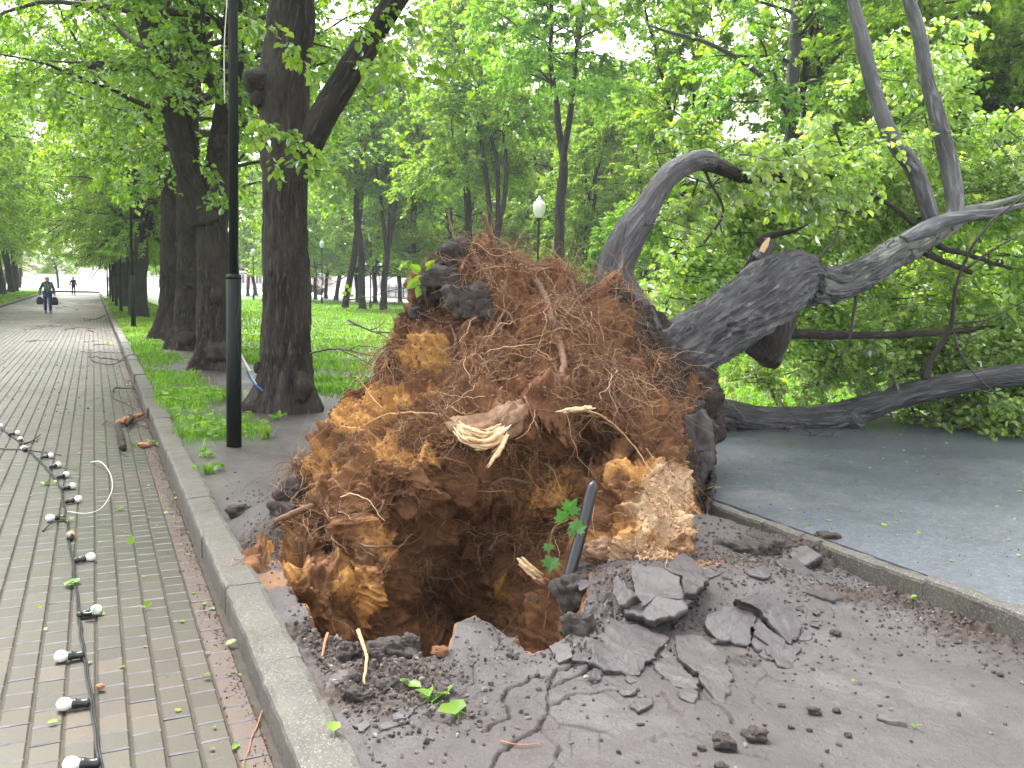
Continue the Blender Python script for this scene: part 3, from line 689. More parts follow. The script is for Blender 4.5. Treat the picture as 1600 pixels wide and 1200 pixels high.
big_trunk('lime_tree', [T1b, T1r, T1l], 51, dict(leaders=[up(T1b[-1], -1.2, .3, 5.5, .2), up(T1r[-1], 2.6, -.3, 5, .11), up(T1b[-2], .6, 1.6, 6, .16)], zmin=4.7, nside=15, L=4.2, pt=14, tw=7,
    sprays=[(405, 195, 9.6, .5, 16), (425, 260, 9.8, .35, 7), (470, 275, 9.8, .4, 6), (400, 30, 9.0, .6, 14), (570, 110, 9.8, .6, 12), (560, 40, 9.6, .8, 14), (600, 110, 10, .9, 16), (640, 30, 10, .9, 18)]),
    'massive dark furrowed lime right of the black pole, forking high to the right', [(U(470, 603, 10.66), .13, (1, 1, 1.5)), (U(404, 574, 10.72), .06, (1, 1, 1.2)), (U(402, 150, 10.62), .1, (1, 1, 1.2)), (U(420, 130, 10.7), .16, (1, 1, 1.3))])
T2b = [Q4(334, 585, 15.9, .42), Q4(334, 560, 15.9, .36), Q4(333, 500, 15.9, .29), Q4(332, 400, 15.9, .28), Q4(332, 320, 15.9, .3), Q4(340, 270, 15.9, .25), Q4(352, 200, 15.9, .24), Q4(362, 100, 15.9, .2), Q4(368, -40, 15.9, .16)]
T2l = [Q4(322, 345, 15.8, .3), Q4(300, 290, 15.6, .22), Q4(278, 210, 15.4, .2), Q4(256, 120, 15.2, .2), Q4(236, 50, 15, .2), Q4(218, -10, 14.9, .19), Q4(200, -100, 14.8, .15)]
T2m = [Q4(300, 300, 15.7, .17), Q4(290, 200, 15.8, .15), Q4(262, 110, 15.8, .14), Q4(240, 20, 15.8, .13), Q4(235, -80, 15.8, .1)]
big_trunk('lime_tree', [T2b, T2l, T2m], 61, dict(leaders=[up(T2l[-1], -1.4, -.2, 5, .14), up(T2b[-1], .6, .4, 5, .14), up(T2m[-1], -.4, 1.0, 5, .1), T2l[2:], T2b[4:]], tube=True, zmin=4.3, nside=13, L=4.0, pt=14, tw=7, leaf=.1,
    sprays=[(310, 250, 14.6, .6, 10), (330, 310, 14.7, .5, 8), (180, 240, 14.6, -.8, 20), (150, 180, 14.6, -.8, 20), (230, 300, 15, -.6, 12)]),
    'burled lime trunk directly left of the black pole, splitting into several dark stems', [(U(338, 462, 15.66), .13, (1, .8, 1.3)), (U(342, 550, 15.6), .24, (1.2, .8, .8)), (U(320, 545, 15.7), .15, (1, .8, 1)), (U(345, 225, 15.5), .15, (1, 1, 1))], leafkey='leaf_near')
T3b = [Q4(292, 550, 20.3, .42), Q4(293, 525, 20.3, .33), Q4(294, 450, 20.3, .26), Q4(294, 350, 20.3, .25), Q4(293, 200, 20.3, .25), Q4(297, 80, 20.3, .28), Q4(300, -60, 20.3, .2)]
big_trunk('lime_tree', [T3b], 71, dict(leaders=[up(T3b[-1], -.8, .5, 5, .14), T3b[3:], up(T3b[-2], 1.2, .8, 5, .14)], zmin=3.3, nside=20, L=4.0, pt=12, tw=6, leaf=.115), 'straight lime trunk, middle one of the three touching trunks left of the pole', [(U(292, 528, 19.9), .16, (1, .8, 1)), (U(294, 446, 20.0), .09, (1, .8, .8))])
T4b = [Q4(264, 534, 23.5, .5), Q4(265, 512, 23.5, .38), Q4(267, 450, 23.5, .29), Q4(268, 350, 23.5, .27), Q4(270, 200, 23.5, .25), Q4(275, 50, 23.5, .25), Q4(270, -60, 23.5, .2)]
big_trunk('lime_tree', [T4b], 81, dict(leaders=[up(T4b[-1], -.8, .5, 4, .14), T4b[3:], up(T4b[-2], -1.6, .8, 4, .14)], zmin=3.3, nside=20, L=4.2, pt=12, tw=6, leaf=.12), 'flared lime trunk, leftmost of the three touching trunks left of the pole')
# smooth grey trunk behind the fallen crown, with its long arching branch
T5b = [Q4(1225, 520, 23, .26), Q4(1230, 400, 23, .2), Q4(1234, 220, 23, .17), Q4(1240, 100, 23, .16), Q4(1246, 0, 23, .15), Q4(1252, -150, 23, .13)]
T5a = [Q4(1236, 200, 22.9, .08), Q4(1222, 165, 22.5, .075), Q4(1195, 125, 22, .065), Q4(1150, 90, 21.5, .06), Q4(1100, 65, 21, .05), Q4(1045, 50, 20.6, .035), Q4(1010, 38, 20.3, .02)]
big_trunk('lime_tree', [T5b, T5a], 91, dict(leaders=[up(T5b[-1], .5, .3, 5, .1), T5b[2:]], zmin=4.5, nside=20, L=3.6, pt=11, tw=6, leaf=.13), 'smooth pale grey lime trunk with a long branch arching to the left', amp=.006, bark='bark_grey')

# ---------------------------------------------------------------- grass
def grass_blades(name, n, sampler, hgt, wid, seed, broad=.0, mat='grass'):
    rng = np.random.default_rng(seed); xy = sampler(rng, n); a = grass_amount(xy); xy = xy[rng.random(len(xy)) < a]
    n = len(xy); z = ground_z(xy)
    az = rng.uniform(0, 2 * np.pi, n); tilt = rng.uniform(.1, .9, n); dist = np.hypot(*xy.T)
    sc_ = (.7 + .6 * rng.random(n)) * (.75 + .4 * (vn(np.column_stack([xy * 1.5, np.zeros(n)]), 77) + 1))
    h = hgt * sc_; w = wid * (1 + dist / 16) * (.7 + .6 * rng.random(n))
    d = np.column_stack([np.cos(az), np.sin(az), np.zeros(n)]); s = np.column_stack([-np.sin(az), np.cos(az), np.zeros(n)]); uz = np.array([0, 0, 1.0])
    B = np.column_stack([xy, z - .005]); mid = B + uz * (h * .6)[:, None] + d * (h * tilt * .3)[:, None]; tp = B + uz * (h * (1 - .35 * tilt))[:, None] + d * (h * tilt)[:, None]
    V = np.stack([B - s * (w * .4)[:, None], B + s * (w * .4)[:, None], mid + s * (w * .5)[:, None], tp, mid - s * (w * .5)[:, None]], 1).reshape(-1, 3)
    b0 = (np.arange(n) * 5)[:, None]; g = Geo(); g.add(V, [b0 + np.array([[0, 1, 2, 4]]), b0 + np.array([[4, 2, 3]])]); return tag(g.build(name, M[mat], smooth=False), kind='stuff')
def smp_near(rng, n): p = rng.uniform(7, 28, n); q = rng.uniform(.7, 3.2, n); return p[:, None] * DV[:2] + q[:, None] * NV[:2]
def smp_lawn(rng, n):
    ang = rng.uniform(math.atan2(-.38, 1), math.atan2(.62, 1), n); Y = 11.5 * np.exp(rng.uniform(0, 1, n) * math.log(7.0)); return np.column_stack([Y * np.tan(ang), Y])
def smp_left(rng, n): p = rng.uniform(28, 112, n); q = rng.uniform(-12, -4.85, n); return p[:, None] * DV[:2] + q[:, None] * NV[:2]
o = grass_blades('grass', 42000, smp_near, .1, .009, 1)
o = grass_blades('grass', 170000, smp_lawn, .11, .012, 2)
o = grass_blades('grass', 30000, smp_left, .14, .02, 3)
def smp_far(rng, n): p = rng.uniform(26, 75, n); q = rng.uniform(.75, 3.4, n); return p[:, None] * DV[:2] + q[:, None] * NV[:2]
o = grass_blades('grass', 26000, smp_far, .11, .012, 4)

# ================================================================= FALLEN TREE
FT = empty('fallen_tree', (2.3, 7.2, 0)); tag(FT, 'huge uprooted lime tree lying on its side with root mass, three stems and leafy crown', 'fallen tree')
def child(g, name, mats, parent=FT, smooth=True, origin=None):
    o = g.build(name, mats, None, smooth)
    pm = Vector((2.3, 7.2, 0)) if parent is FT else Vector((0, 0, 0))
    o.data.transform(Matrix.Translation(-pm)) if parent is FT else None
    o.parent = parent; return o

# --- root plate: front face from measured depths (picture x, picture y, metres away), closed at the back towards the stem
OUT = np.array([(640, 505), (655, 462), (672, 425), (684, 398), (705, 387), (728, 382), (745, 396), (775, 392), (800, 402), (830, 412), (862, 425), (905, 437), (945, 447), (985, 478), (1015, 520), (1045, 560), (1082, 592), (1104, 625), (1112, 665), (1114, 705), (1106, 745), (1100, 790), (1098, 850), (1075, 905), (1010, 935), (940, 960), (905, 1010), (870, 1070), (780, 1110), (650, 1110), (540, 1080), (470, 1020), (430, 955), (392, 905), (398, 868), (440, 838), (450, 790), (462, 750), (487, 715), (500, 670), (515, 632), (545, 605), (575, 580), (604, 545)], float)
CP = np.array([(640, 505, 6.3), (684, 398, 6.5), (728, 382, 6.5), (775, 392, 6.55), (862, 425, 6.6), (945, 447, 6.8), (1015, 520, 7.0), (1082, 592, 7.0), (1112, 665, 6.9), (1114, 705, 6.8), (1104, 750, 6.6), (1100, 790, 6.2), (1098, 850, 5.5), (1075, 905, 4.95),
    (1010, 935, 4.6), (940, 960, 4.55), (905, 1010, 4.45), (870, 1070, 4.6), (780, 1110, 4.9), (650, 1110, 4.9), (540, 1080, 4.8), (470, 1020, 4.7), (430, 955, 4.55), (392, 905, 4.72), (398, 868, 5.0), (440, 838, 5.35), (462, 750, 5.75), (500, 670, 6.1), (515, 632, 6.2), (575, 580, 6.3),
    (760, 690, 5.05), (720, 650, 5.4), (800, 640, 5.4), (650, 620, 5.75), (580, 660, 5.8), (560, 740, 5.3), (640, 740, 5.15), (700, 560, 5.85), (850, 560, 5.65), (780, 500, 6.0), (900, 500, 6.1), (900, 640, 5.5), (980, 590, 6.1), (1040, 640, 6.3),
    (860, 720, 5.75), (930, 700, 5.8), (1000, 700, 5.55), (1060, 720, 6.0), (1040, 770, 5.35), (1082, 800, 5.5), (970, 760, 5.15), (990, 850, 4.8), (1060, 860, 5.0), (920, 830, 5.25), (860, 860, 5.35), (870, 940, 5.1), (790, 800, 5.6), (700, 800, 5.55), (700, 880, 5.6), (640, 830, 5.4), (600, 900, 4.95), (560, 950, 4.8), (480, 880, 4.85), (500, 800, 5.3), (520, 850, 5.2), (650, 950, 5.2), (720, 985, 5.6), (800, 960, 5.5)])
def rbf_fit(C):
    X = C[:, :2] / 200; n = len(X); r = np.sqrt(((X[:, None] - X[None]) ** 2).sum(-1))
    K = r + np.eye(n) * -.02; A = np.zeros((n + 3, n + 3)); A[:n, :n] = K; A[:n, n] = 1; A[:n, n + 1:] = X; A[n, :n] = 1; A[n + 1:, :n] = X.T
    return X, np.linalg.solve(A, np.append(C[:, 2], [0, 0, 0]))
RX, RW = rbf_fit(CP)
def rbf(q):
    q = np.asarray(q) / 200; out = np.zeros(len(q)); n = len(RX)
    for s in range(0, len(q), 40000):
        b = q[s:s + 40000]; r = np.sqrt(((b[:, None] - RX[None]) ** 2).sum(-1)); out[s:s + 40000] = r @ RW[:n] + RW[n] + b @ RW[n + 1:]
    return out
PUSH = [(865, 718, 62, 20, .45), (945, 690, 40, 22, .3), (522, 848, 26, 30, .4), (720, 965, 45, 40, .55), (640, 905, 30, 60, .25), (853, 545, 25, 35, .25), (700, 880, 22, 60, .2), (905, 800, 22, 45, .2), (740, 730, 50, 16, .2), (820, 880, 40, 60, .2), (985, 715, 14, 26, .25),
    (750, 865, 85, 75, .36), (540, 800, 20, 40, .2), (655, 950, 50, 45, .3), (700, 770, 20, 40, .15), (760, 662, 50, 26, -.16), (705, 425, 34, 26, -.12), (738, 480, 26, 24, -.1), (1088, 690, 18, 50, -.08), (560, 810, 26, 50, -.1), (590, 880, 24, 60, -.15), (900, 905, 24, 26, -.12), (660, 780, 50, 20, -.1), (850, 620, 50, 20, -.14), (970, 640, 60, 20, -.12), (780, 900, 26, 50, -.12), (1010, 790, 60, 50, -.06)]
def base_surface(q):
    Y = rbf(q)
    for x, y, sx, sy, d in PUSH: Y = Y + d * np.exp(-((q[:, 0] - x) / sx) ** 2 - ((q[:, 1] - y) / sy) ** 2)
    D = np.stack([(q[:, 0] - 800) / F_PX, -(q[:, 1] - 600) / F_PX, -np.ones(len(q))], 1) @ CM.T
    return np.array([0, 0, CAM_H]) + D * (Y / D[:, 1])[:, None]
NA, NR, NB = 860, 250, 46
cen = np.array([775., 735.]); oa = np.arctan2(OUT[:, 1] - cen[1], OUT[:, 0] - cen[0]); order = np.argsort(oa); oa = oa[order]; orad = np.hypot(*(OUT - cen).T)[order]
th = np.linspace(-np.pi, np.pi, NA, False); rad = np.interp(th, np.concatenate([oa - 2 * np.pi, oa, oa + 2 * np.pi]), np.tile(orad, 3))
tt = (np.arange(1, NR + 1) / NR) ** .8
q = cen + (rad[None, :, None] * tt[:, None, None]) * np.stack([np.cos(th), np.sin(th)], -1)[None]
q = q.reshape(-1, 2); P0 = base_surface(q).reshape(NR, NA, 3)
edge = P0[-1]; tgt = U(1050, 560, 7.6); pc = U(800, 640, 6.1); back = (tgt - pc); back /= np.linalg.norm(back)
rows = []
wbt = sstep(.1, -.2, edge[:, 2])[:, None]
for k in range(1, NB + 1):
    s = k / NB; wl = sstep(.9, .2, edge[:, 2:]) * sstep(.9, .3, edge[:, :1]); e = edge + back * (.35 * np.sin(s * np.pi / 2)) + np.array([-.15, 1.7, 0]) * wl * np.sin(min(1, s * 1.6) * np.pi / 2); ex_ = 1.15 + 2.2 * wl ; tg = tgt + back * .25 + (edge - pc) * .08; tg[:, 2:] = tg[:, 2:] * (1 - wbt) + wbt * -1.2
    rows.append(e * (1 - s ** ex_) + tg * s ** ex_)
PB = np.stack(rows); PB[..., 2] = np.maximum(PB[..., 2], np.minimum(edge[None, :, 2], .0) - .1)
PA = np.concatenate([P0, PB]); nr = NR + NB
du = np.roll(PA, -1, 1) - np.roll(PA, 1, 1); dv = np.gradient(PA, axis=0); NRM = np.cross(dv, du); NRM /= np.linalg.norm(NRM, axis=-1)[..., None] + 1e-9
for _ in range(6): NRM = (NRM + np.roll(NRM, 1, 1) + np.roll(NRM, -1, 1)); NRM[1:-1] += NRM[2:] * .6 + NRM[:-2] * .6; NRM /= np.linalg.norm(NRM, axis=-1)[..., None] + 1e-9
NF = NRM.reshape(-1, 3); 
if (NF[:NR * NA, 1].mean() > 0): NF = -NF
PF = PA.reshape(-1, 3)
wp = PF + .06 * np.column_stack([vn(PF * 4, 1), vn(PF * 4, 2), vn(PF * 4, 3)])
st = wp * np.array([1.25, 1.25, .8])      # fissures run mostly up and down
n1 = fbm(st * 3.2, 5, 41); rid = 1 - np.abs(vn(st * 6.5, 42)) * 2; rid2 = 1 - np.abs(fbm(wp * 15, 3, 44)) * 2; n3 = fbm(wp * 42, 3, 46)
smooth_zone = np.zeros(len(PF)); 
qq = np.concatenate([q, np.repeat(q[-NA:][None], NB, 0).reshape(-1, 2)])
def blob(lst):
    a = np.zeros(len(qq))
    for x, y, sx, sy, v in lst: a = np.maximum(a, v * np.exp(-((qq[:, 0] - x) / sx) ** 2 - ((qq[:, 1] - y) / sy) ** 2))
    return a
smooth_zone = blob([(1050, 790, 50, 60, .75), (640, 560, 50, 30, .6), (560, 640, 40, 40, .5), (860, 770, 40, 30, .6)])
amp = 1 - .7 * smooth_zone
n0_ = fbm(wp * np.array([1.6, 1.6, 1.1]) + 7, 2, 40)
disp = amp * (.07 * n0_ + .12 * n1 + .055 * rid + .034 * rid2) + .017 * n3 + .005 * vn(wp * 115, 49)
stretch = np.linalg.norm(np.gradient(PA, axis=0), axis=-1).ravel(); amp = amp * np.clip(.016 / (stretch + 1e-6), .3, 1); disp = amp * (.07 * n0_ + .12 * n1 + .055 * rid + .034 * rid2) + .017 * n3 + .005 * vn(wp * 115, 49)
disp -= .07 * sstep(.15, .5, -vn(st * 4.3 + 31, 48)) * amp          # deep pockets
fade = np.ones((nr, NA)); fade[:8] = np.linspace(.2, 1, 8)[:, None]; fade[-10:] *= np.linspace(1, .3, 10)[:, None]
PD = PF + NF * (disp * fade.ravel())[:, None]
och = blob([(665, 550, 52, 26, 1), (590, 620, 60, 26, .9), (545, 655, 36, 36, 1), (500, 730, 40, 40, .8), (640, 710, 66, 24, .8), (1052, 790, 44, 72, 1), (980, 860, 70, 40, 1), (1080, 900, 60, 30, 1), (560, 930, 50, 60, .9), (600, 850, 26, 80, .7), (860, 775, 46, 30, .75), (1060, 640, 40, 20, .5), (790, 930, 40, 40, .6), (440, 890, 40, 40, .8), (700, 600, 70, 30, .5), (1000, 745, 50, 50, .75)])
hum_shade = blob([(700, 425, 50, 55, 1), (740, 480, 34, 34, 1), (1096, 690, 30, 80, 1.5), (1050, 590, 30, 50, 1.3), (1015, 525, 40, 50, 1.3), (455, 770, 26, 40, .9), (640, 505, 26, 40, .7), (975, 475, 40, 36, 1.2), (905, 950, 40, 50, .9), (522, 846, 34, 40, .8), (900, 460, 40, 30, .4), (880, 705, 60, 20, .6), (1100, 780, 30, 60, .7)])  # dark humus; blobs over the overhang and stump cavity paint in their shade
hum_shade = np.maximum(hum_shade, np.repeat(np.concatenate([np.zeros(NR), np.linspace(.85, 1.3, NB)]), NA)); och[NR * NA:] *= .2; redv = blob([(850, 480, 120, 80, 1), (960, 570, 90, 60, .9), (820, 610, 90, 60, .7), (740, 620, 60, 40, .5)])
pale = blob([(1040, 790, 52, 76, 1), (1000, 870, 60, 36, .9), (1100, 915, 50, 30, .9), (1050, 745, 30, 20, .8)])
redv[NR * NA:] *= .2; pale[NR * NA:] *= 0; redv *= 1 - .8 * np.clip(hum_shade, 0, 1)
m, nt, b = new_mat('root_soil'); v = coords(nt)
na = noise(nt, 5, 7, .65, v, .4); nb_ = noise(nt, 28, 6, .7, v); nc = noise(nt, 120, 3, .7, v)
base = ramp(nt, na, [(.3, (.08, .037, .017)), (.5, (.18, .084, .036)), (.7, (.29, .145, .062))])
ochc = ramp(nt, nb_, [(.3, (.34, .165, .05)), (.55, (.54, .28, .085)), (.75, (.62, .37, .14))])
redc = ramp(nt, nb_, [(.3, (.11, .046, .024)), (.7, (.28, .13, .062))])
humc = ramp(nt, nb_, [(.3, (.018, .014, .012)), (.7, (.06, .045, .036))])
palec = ramp(nt, nb_, [(.3, (.42, .27, .15)), (.7, (.64, .47, .31))])
wob = math_(nt, 'MULTIPLY', math_(nt, 'SUBTRACT', na, .5), 1.6)
def msk(a, lo=.38, hi=.62, w=wob): return ramp(nt, math_(nt, 'ADD', attr(nt, a), w), [(lo, (0, 0, 0)), (hi, (1, 1, 1))])
c = mix(nt, base, redc, msk('red', .3, .8)); c = mix(nt, c, ochc, msk('och')); c = mix(nt, c, palec, msk('pale', .4, .7)); c = mix(nt, c, humc, msk('hum', .5, .72))  # hum mask: dark humus plus painted shade of the overhang and stump cavity
c = mix(nt, c, (.02, .014, .01), ramp(nt, noise(nt, 55, 4, .75, coords(nt, scale=(1, 1, .5)), 1.5), [(.58, (0, 0, 0)), (.7, (.55, .55, .55))]))
nt.links.new(c, b.inputs['Base Color']); b.inputs['Roughness'].default_value = .8; b.inputs['Specular IOR Level'].default_value = .25
bump(nt, b, math_(nt, 'ADD', nb_, math_(nt, 'MULTIPLY', nc, .5)), .9, .02); M['root_soil'] = m
i = np.arange(nr - 1)[:, None] * NA; j = np.arange(NA)[None]; Fm = np.stack([i + j, i + (j + 1) % NA, i + NA + (j + 1) % NA, i + NA + j], -1).reshape(-1, 4)
g = Geo(); cpt = PD[:NA].mean(0)
Vm = np.vstack([PD, cpt, PD[-NA:].mean(0)]); k = np.arange(NA)
nv = len(PD); cols = dict(och=np.append(och, [0, 0]), hum=np.append(hum_shade, [0, 1]), red=np.append(redv, [0, 0]), pale=np.append(pale, [0, 0]))  # hum holds humus and the painted shade together
g.add(Vm, [Fm, np.stack([k, np.full(NA, nv), (k + 1) % NA], -1), np.stack([(nr - 1) * NA + k, (nr - 1) * NA + (k + 1) % NA, np.full(NA, nv + 1)], -1)], **cols)
plate = child(g, 'root_plate', M['root_soil'])

# --- roots
rng = np.random.default_rng(77)
PDg = PD.reshape(nr, NA, 3); NFg = NF.reshape(nr, NA, 3); qg = qq.reshape(nr, NA, 2)
import mathutils
kd = mathutils.kdtree.KDTree(NR * NA // 3 + 1); idxs = np.arange(0, NR * NA, 3)
for n_i, v_i in enumerate(idxs): kd.insert(PD[v_i], n_i)
kd.balance()
def near_surf(q2):
    d = ((qq[:NR * NA] - np.array(q2)) ** 2).sum(1); i = int(d.argmin()); return PD[i], NF[i]
M['fine_root'] = simple('fine_root', (.17, .08, .045), .8, var=.6, scale=9, bmp=0)
m, nt, b = new_mat('fine_roots'); gi = nt.nodes.new('ShaderNodeNewGeometry')
nt.links.new(ramp(nt, gi.outputs['Random Per Island'], [(0, (.04, .02, .014)), (.4, (.16, .07, .038)), (.75, (.36, .18, .085)), (.93, (.5, .33, .18)), (1, (.65, .48, .3))]), b.inputs['Base Color']); b.inputs['Roughness'].default_value = .75; M['fine_roots'] = m
def fine_roots(g, n, rlo, rhi, llo, lhi, seg, hug, seed, wts, sides=3, stick=.5, lift=.02):
    rng = np.random.default_rng(seed)
    vis = np.arange(NR * NA); w = wts[:NR * NA] * np.repeat(tt, NA) ; w = np.clip(w, 0, None); w /= w.sum()
    pat = sstep(-.05, .45, vn(PD[:NR * NA] * 5.5, 88)) + .06; w = w * pat; w /= w.sum(); nb = max(8, n // 22)
    cs = rng.choice(vis, nb, p=w); bi = rng.integers(0, nb, n); jit = rng.integers(-7, 8, n) * NA + rng.integers(-16, 17, n); loose = rng.random(n) < .35
    s = np.where(loose, rng.choice(vis, n, p=w), np.clip(cs[bi] + jit, 0, NR * NA - 1)); P = PD[s].copy(); Nn = NF[s]
    T = rng.normal(size=(n, 3)) * .7 + rng.normal(size=(nb, 3))[bi] * 1.2 + np.array([0, 0, -.35]); T -= Nn * (T * Nn).sum(1)[:, None]; T /= np.linalg.norm(T, axis=1)[:, None]
    D = T + Nn * rng.uniform(0, stick, n)[:, None]; L = rng.uniform(llo, lhi, n); pts = [P - Nn * .004]; curl = rng.normal(0, .35, (n, 3))
    for k in range(seg):
        D = D + rng.normal(0, .28, (n, 3)) + curl * .35; D[:, 2] -= .06; D -= Nn * ((D * Nn).sum(1) * hug)[:, None] * (k > 1); D /= np.linalg.norm(D, axis=1)[:, None]
        P = P + D * (L / seg)[:, None]; pts.append(P.copy())
    pts = np.stack(pts, 1); 
    # keep them out of the soil
    flat = pts.reshape(-1, 3); 
    nn = np.array([kd.find(v_)[1] for v_ in flat]); si = idxs[nn]; dd = ((flat - PD[si]) * NF[si]).sum(1); lim = rng.uniform(.002, lift, len(flat))
    push = np.where(dd < lim, np.minimum(lim - dd, .06), 0); pts = (flat + NF[si] * push[:, None]).reshape(pts.shape)
    m_ = seg + 1; T = np.gradient(pts, axis=1); T /= np.linalg.norm(T, axis=-1)[..., None] + 1e-9
    ref = rng.normal(size=(n, 1, 3)); A = np.cross(T, ref); A /= np.linalg.norm(A, axis=-1)[..., None] + 1e-9; B = np.cross(T, A)
    r = (np.exp(rng.uniform(math.log(rlo), math.log(rhi), n))[:, None] * np.linspace(1, .35, m_)[None])[..., None, None]
    a = np.arange(sides) / sides * 2 * np.pi
    V = pts[:, :, None] + (A[:, :, None] * np.cos(a)[None, None, :, None] + B[:, :, None] * np.sin(a)[None, None, :, None]) * r
    b0 = (np.arange(n) * m_ * sides)[:, None, None]; i = (np.arange(seg) * sides)[None, :, None]; j = np.arange(sides)[None, None]
    Fq = np.stack([b0 + i + j, b0 + i + (j + 1) % sides, b0 + i + sides + (j + 1) % sides, b0 + i + sides + j], -1).reshape(-1, 4)
    g.add(V.reshape(-1, 3), Fq)
wt = .12 + 1.3 * redv + .5 * blob([(700, 720, 200, 60, 1), (800, 800, 160, 100, .8), (620, 850, 60, 80, 1), (560, 800, 60, 60, .7), (700, 560, 100, 60, .6), (760, 420, 60, 40, 1), (640, 500, 40, 40, 1)]) - 1.0 * pale - .8 * och
wt = np.clip(wt, .02, None)
rim = .1 + 3 * blob([(760, 410, 90, 26, 1), (900, 445, 90, 26, 1), (600, 560, 50, 30, .8), (470, 740, 20, 50, .8), (850, 520, 50, 60, .6), (1000, 600, 60, 40, .6)])
g = Geo(); fine_roots(g, 9000, .0006, .0016, .07, .28, 9, .35, 5, wt, stick=.5, lift=.012)
fine_roots(g, 1600, .0012, .0035, .2, .6, 14, .3, 6, wt * .6 + rim * .4, sides=5, stick=.9, lift=.03)
fine_roots(g, 900, .0008, .002, .15, .45, 12, .05, 7, rim, stick=1.6, lift=.03)
o = child(g, 'fine_roots', M['fine_roots']); o['kind'] = 'stuff'
# larger roots, each its own part: (points px,py,offset in front of the surface), radii
BIG = [([(775, 395, .05), (768, 370, .1), (760, 350, .12), (757, 335, .12)], [.03, .022, .018, .014], 'root'), ([(722, 380, .02), (724, 410, .06), (716, 432, .05)], [.009, .011, .007], 'wood_orange'),
    ([(812, 395, .05), (830, 425, .12), (850, 462, .14), (862, 500, .06), (870, 520, -.03)], [.010, .02, .024, .03, .034], 'root'), ([(876, 600, .12), (880, 560, .14), (868, 520, .05)], [.016, .022, .03], 'root'),
    ([(534, 666, .12), (560, 668, .1), (600, 650, .08), (640, 645, .05), (700, 648, .02)], [.003, .0045, .006, .006, .004], 'fine_root_pale'), ([(556, 588, .05), (570, 605, .08), (590, 630, .08), (604, 640, .03)], [.003, .004, .005, .003], 'fine_root_pale'),
    ([(585, 870, .1), (560, 850, .12), (590, 855, .14), (640, 850, .1), (665, 830, .04)], [.004, .006, .008, .008, .006], 'root'), ([(700, 500, .03), (712, 530, .06), (708, 560, .02)], [.008, .011, .008], 'root'), ([(730, 560, .08), (745, 580, .1), (738, 600, .05)], [.006, .008, .005], 'root'),
    ([(760, 760, .03), (790, 748, .08), (830, 756, .05)], [.008, .011, .007], 'root'), ([(640, 760, .05), (655, 790, .08), (650, 820, .03)], [.006, .008, .005], 'root'), ([(600, 780, .06), (590, 820, .09), (604, 860, .06), (600, 910, .03)], [.006, .008, .007, .004], 'root'),
    ([(890, 640, .08), (940, 650, .12), (985, 690, .12), (1020, 740, .1)], [.006, .007, .006, .004], 'fine_root_pale'), ([(1010, 700, .08), (1050, 760, .1), (1090, 800, .12), (1130, 835, .2)], [.003, .004, .005, .003], 'fine_root_pale'), ([(920, 560, .1), (980, 600, .14), (1050, 640, .1)], [.006, .008, .004], 'root'),
    ([(930, 440, .06), (970, 470, .12), (1010, 500, .1)], [.006, .008, .005], 'root'), ([(620, 470, .2), (680, 500, .06), (720, 505, .02)], [.003, .006, .008], 'root'), ([(820, 620, .08), (842, 680, .1), (846, 720, .02)], [.006, .008, .004], 'fine_root_pale'), ([(810, 830, .1), (850, 835, .12), (880, 822, .05)], [.004, .007, .006], 'root'),
    ([(850, 985, .2), (855, 940, .22), (862, 905, .2), (856, 870, .2), (862, 830, .2), (890, 818, .15)], [.004, .006, .007, .006, .005, .004], 'root'), ([(430, 815, .1), (460, 800, .12), (490, 790, .02)], [.014, .018, .02], 'root'), ([(660, 900, .06), (700, 905, .12), (740, 890, .05)], [.005, .008, .006], 'root'),
    ([(870, 470, .05), (900, 455, .15), (935, 432, .2)], [.005, .004, .003], 'twig'), ([(800, 470, .05), (770, 520, .12), (760, 580, .06)], [.005, .008, .005], 'root')]
M['fine_root_pale'] = simple('pale_root', (.38, .23, .11), .65, var=.4, scale=60)
for pts, rr_, mk in BIG:
    C = []
    for (x, y, off), r_ in zip(pts, rr_):
        P_, N_ = near_surf((x, y)) if True else None
        dvec = ray(x, y); dvec = dvec / np.linalg.norm(dvec)
        t_ = P_ - np.array([0, 0, CAM_H]); C.append(np.append(np.array([0, 0, CAM_H]) + dvec * (t_ @ dvec - off), r_))
    Rs = resample(C, .02); Rs[:, :3] += .006 * np.column_stack([vn(Rs[:, :3] * 18, 3), vn(Rs[:, :3] * 18, 4), vn(Rs[:, :3] * 18, 5)])
    g = Geo(); tube(g, Rs[:, :3], Rs[:, 3], 10, disp=lambda bc, R: R * .25 * fbm(bc * 60, 2, 9)); child(g, 'root', M[mk])

M['stump'] = simple('stripped_root_wood', (.2, .11, .06), .8, var=.6, scale=22, bmp=.9)
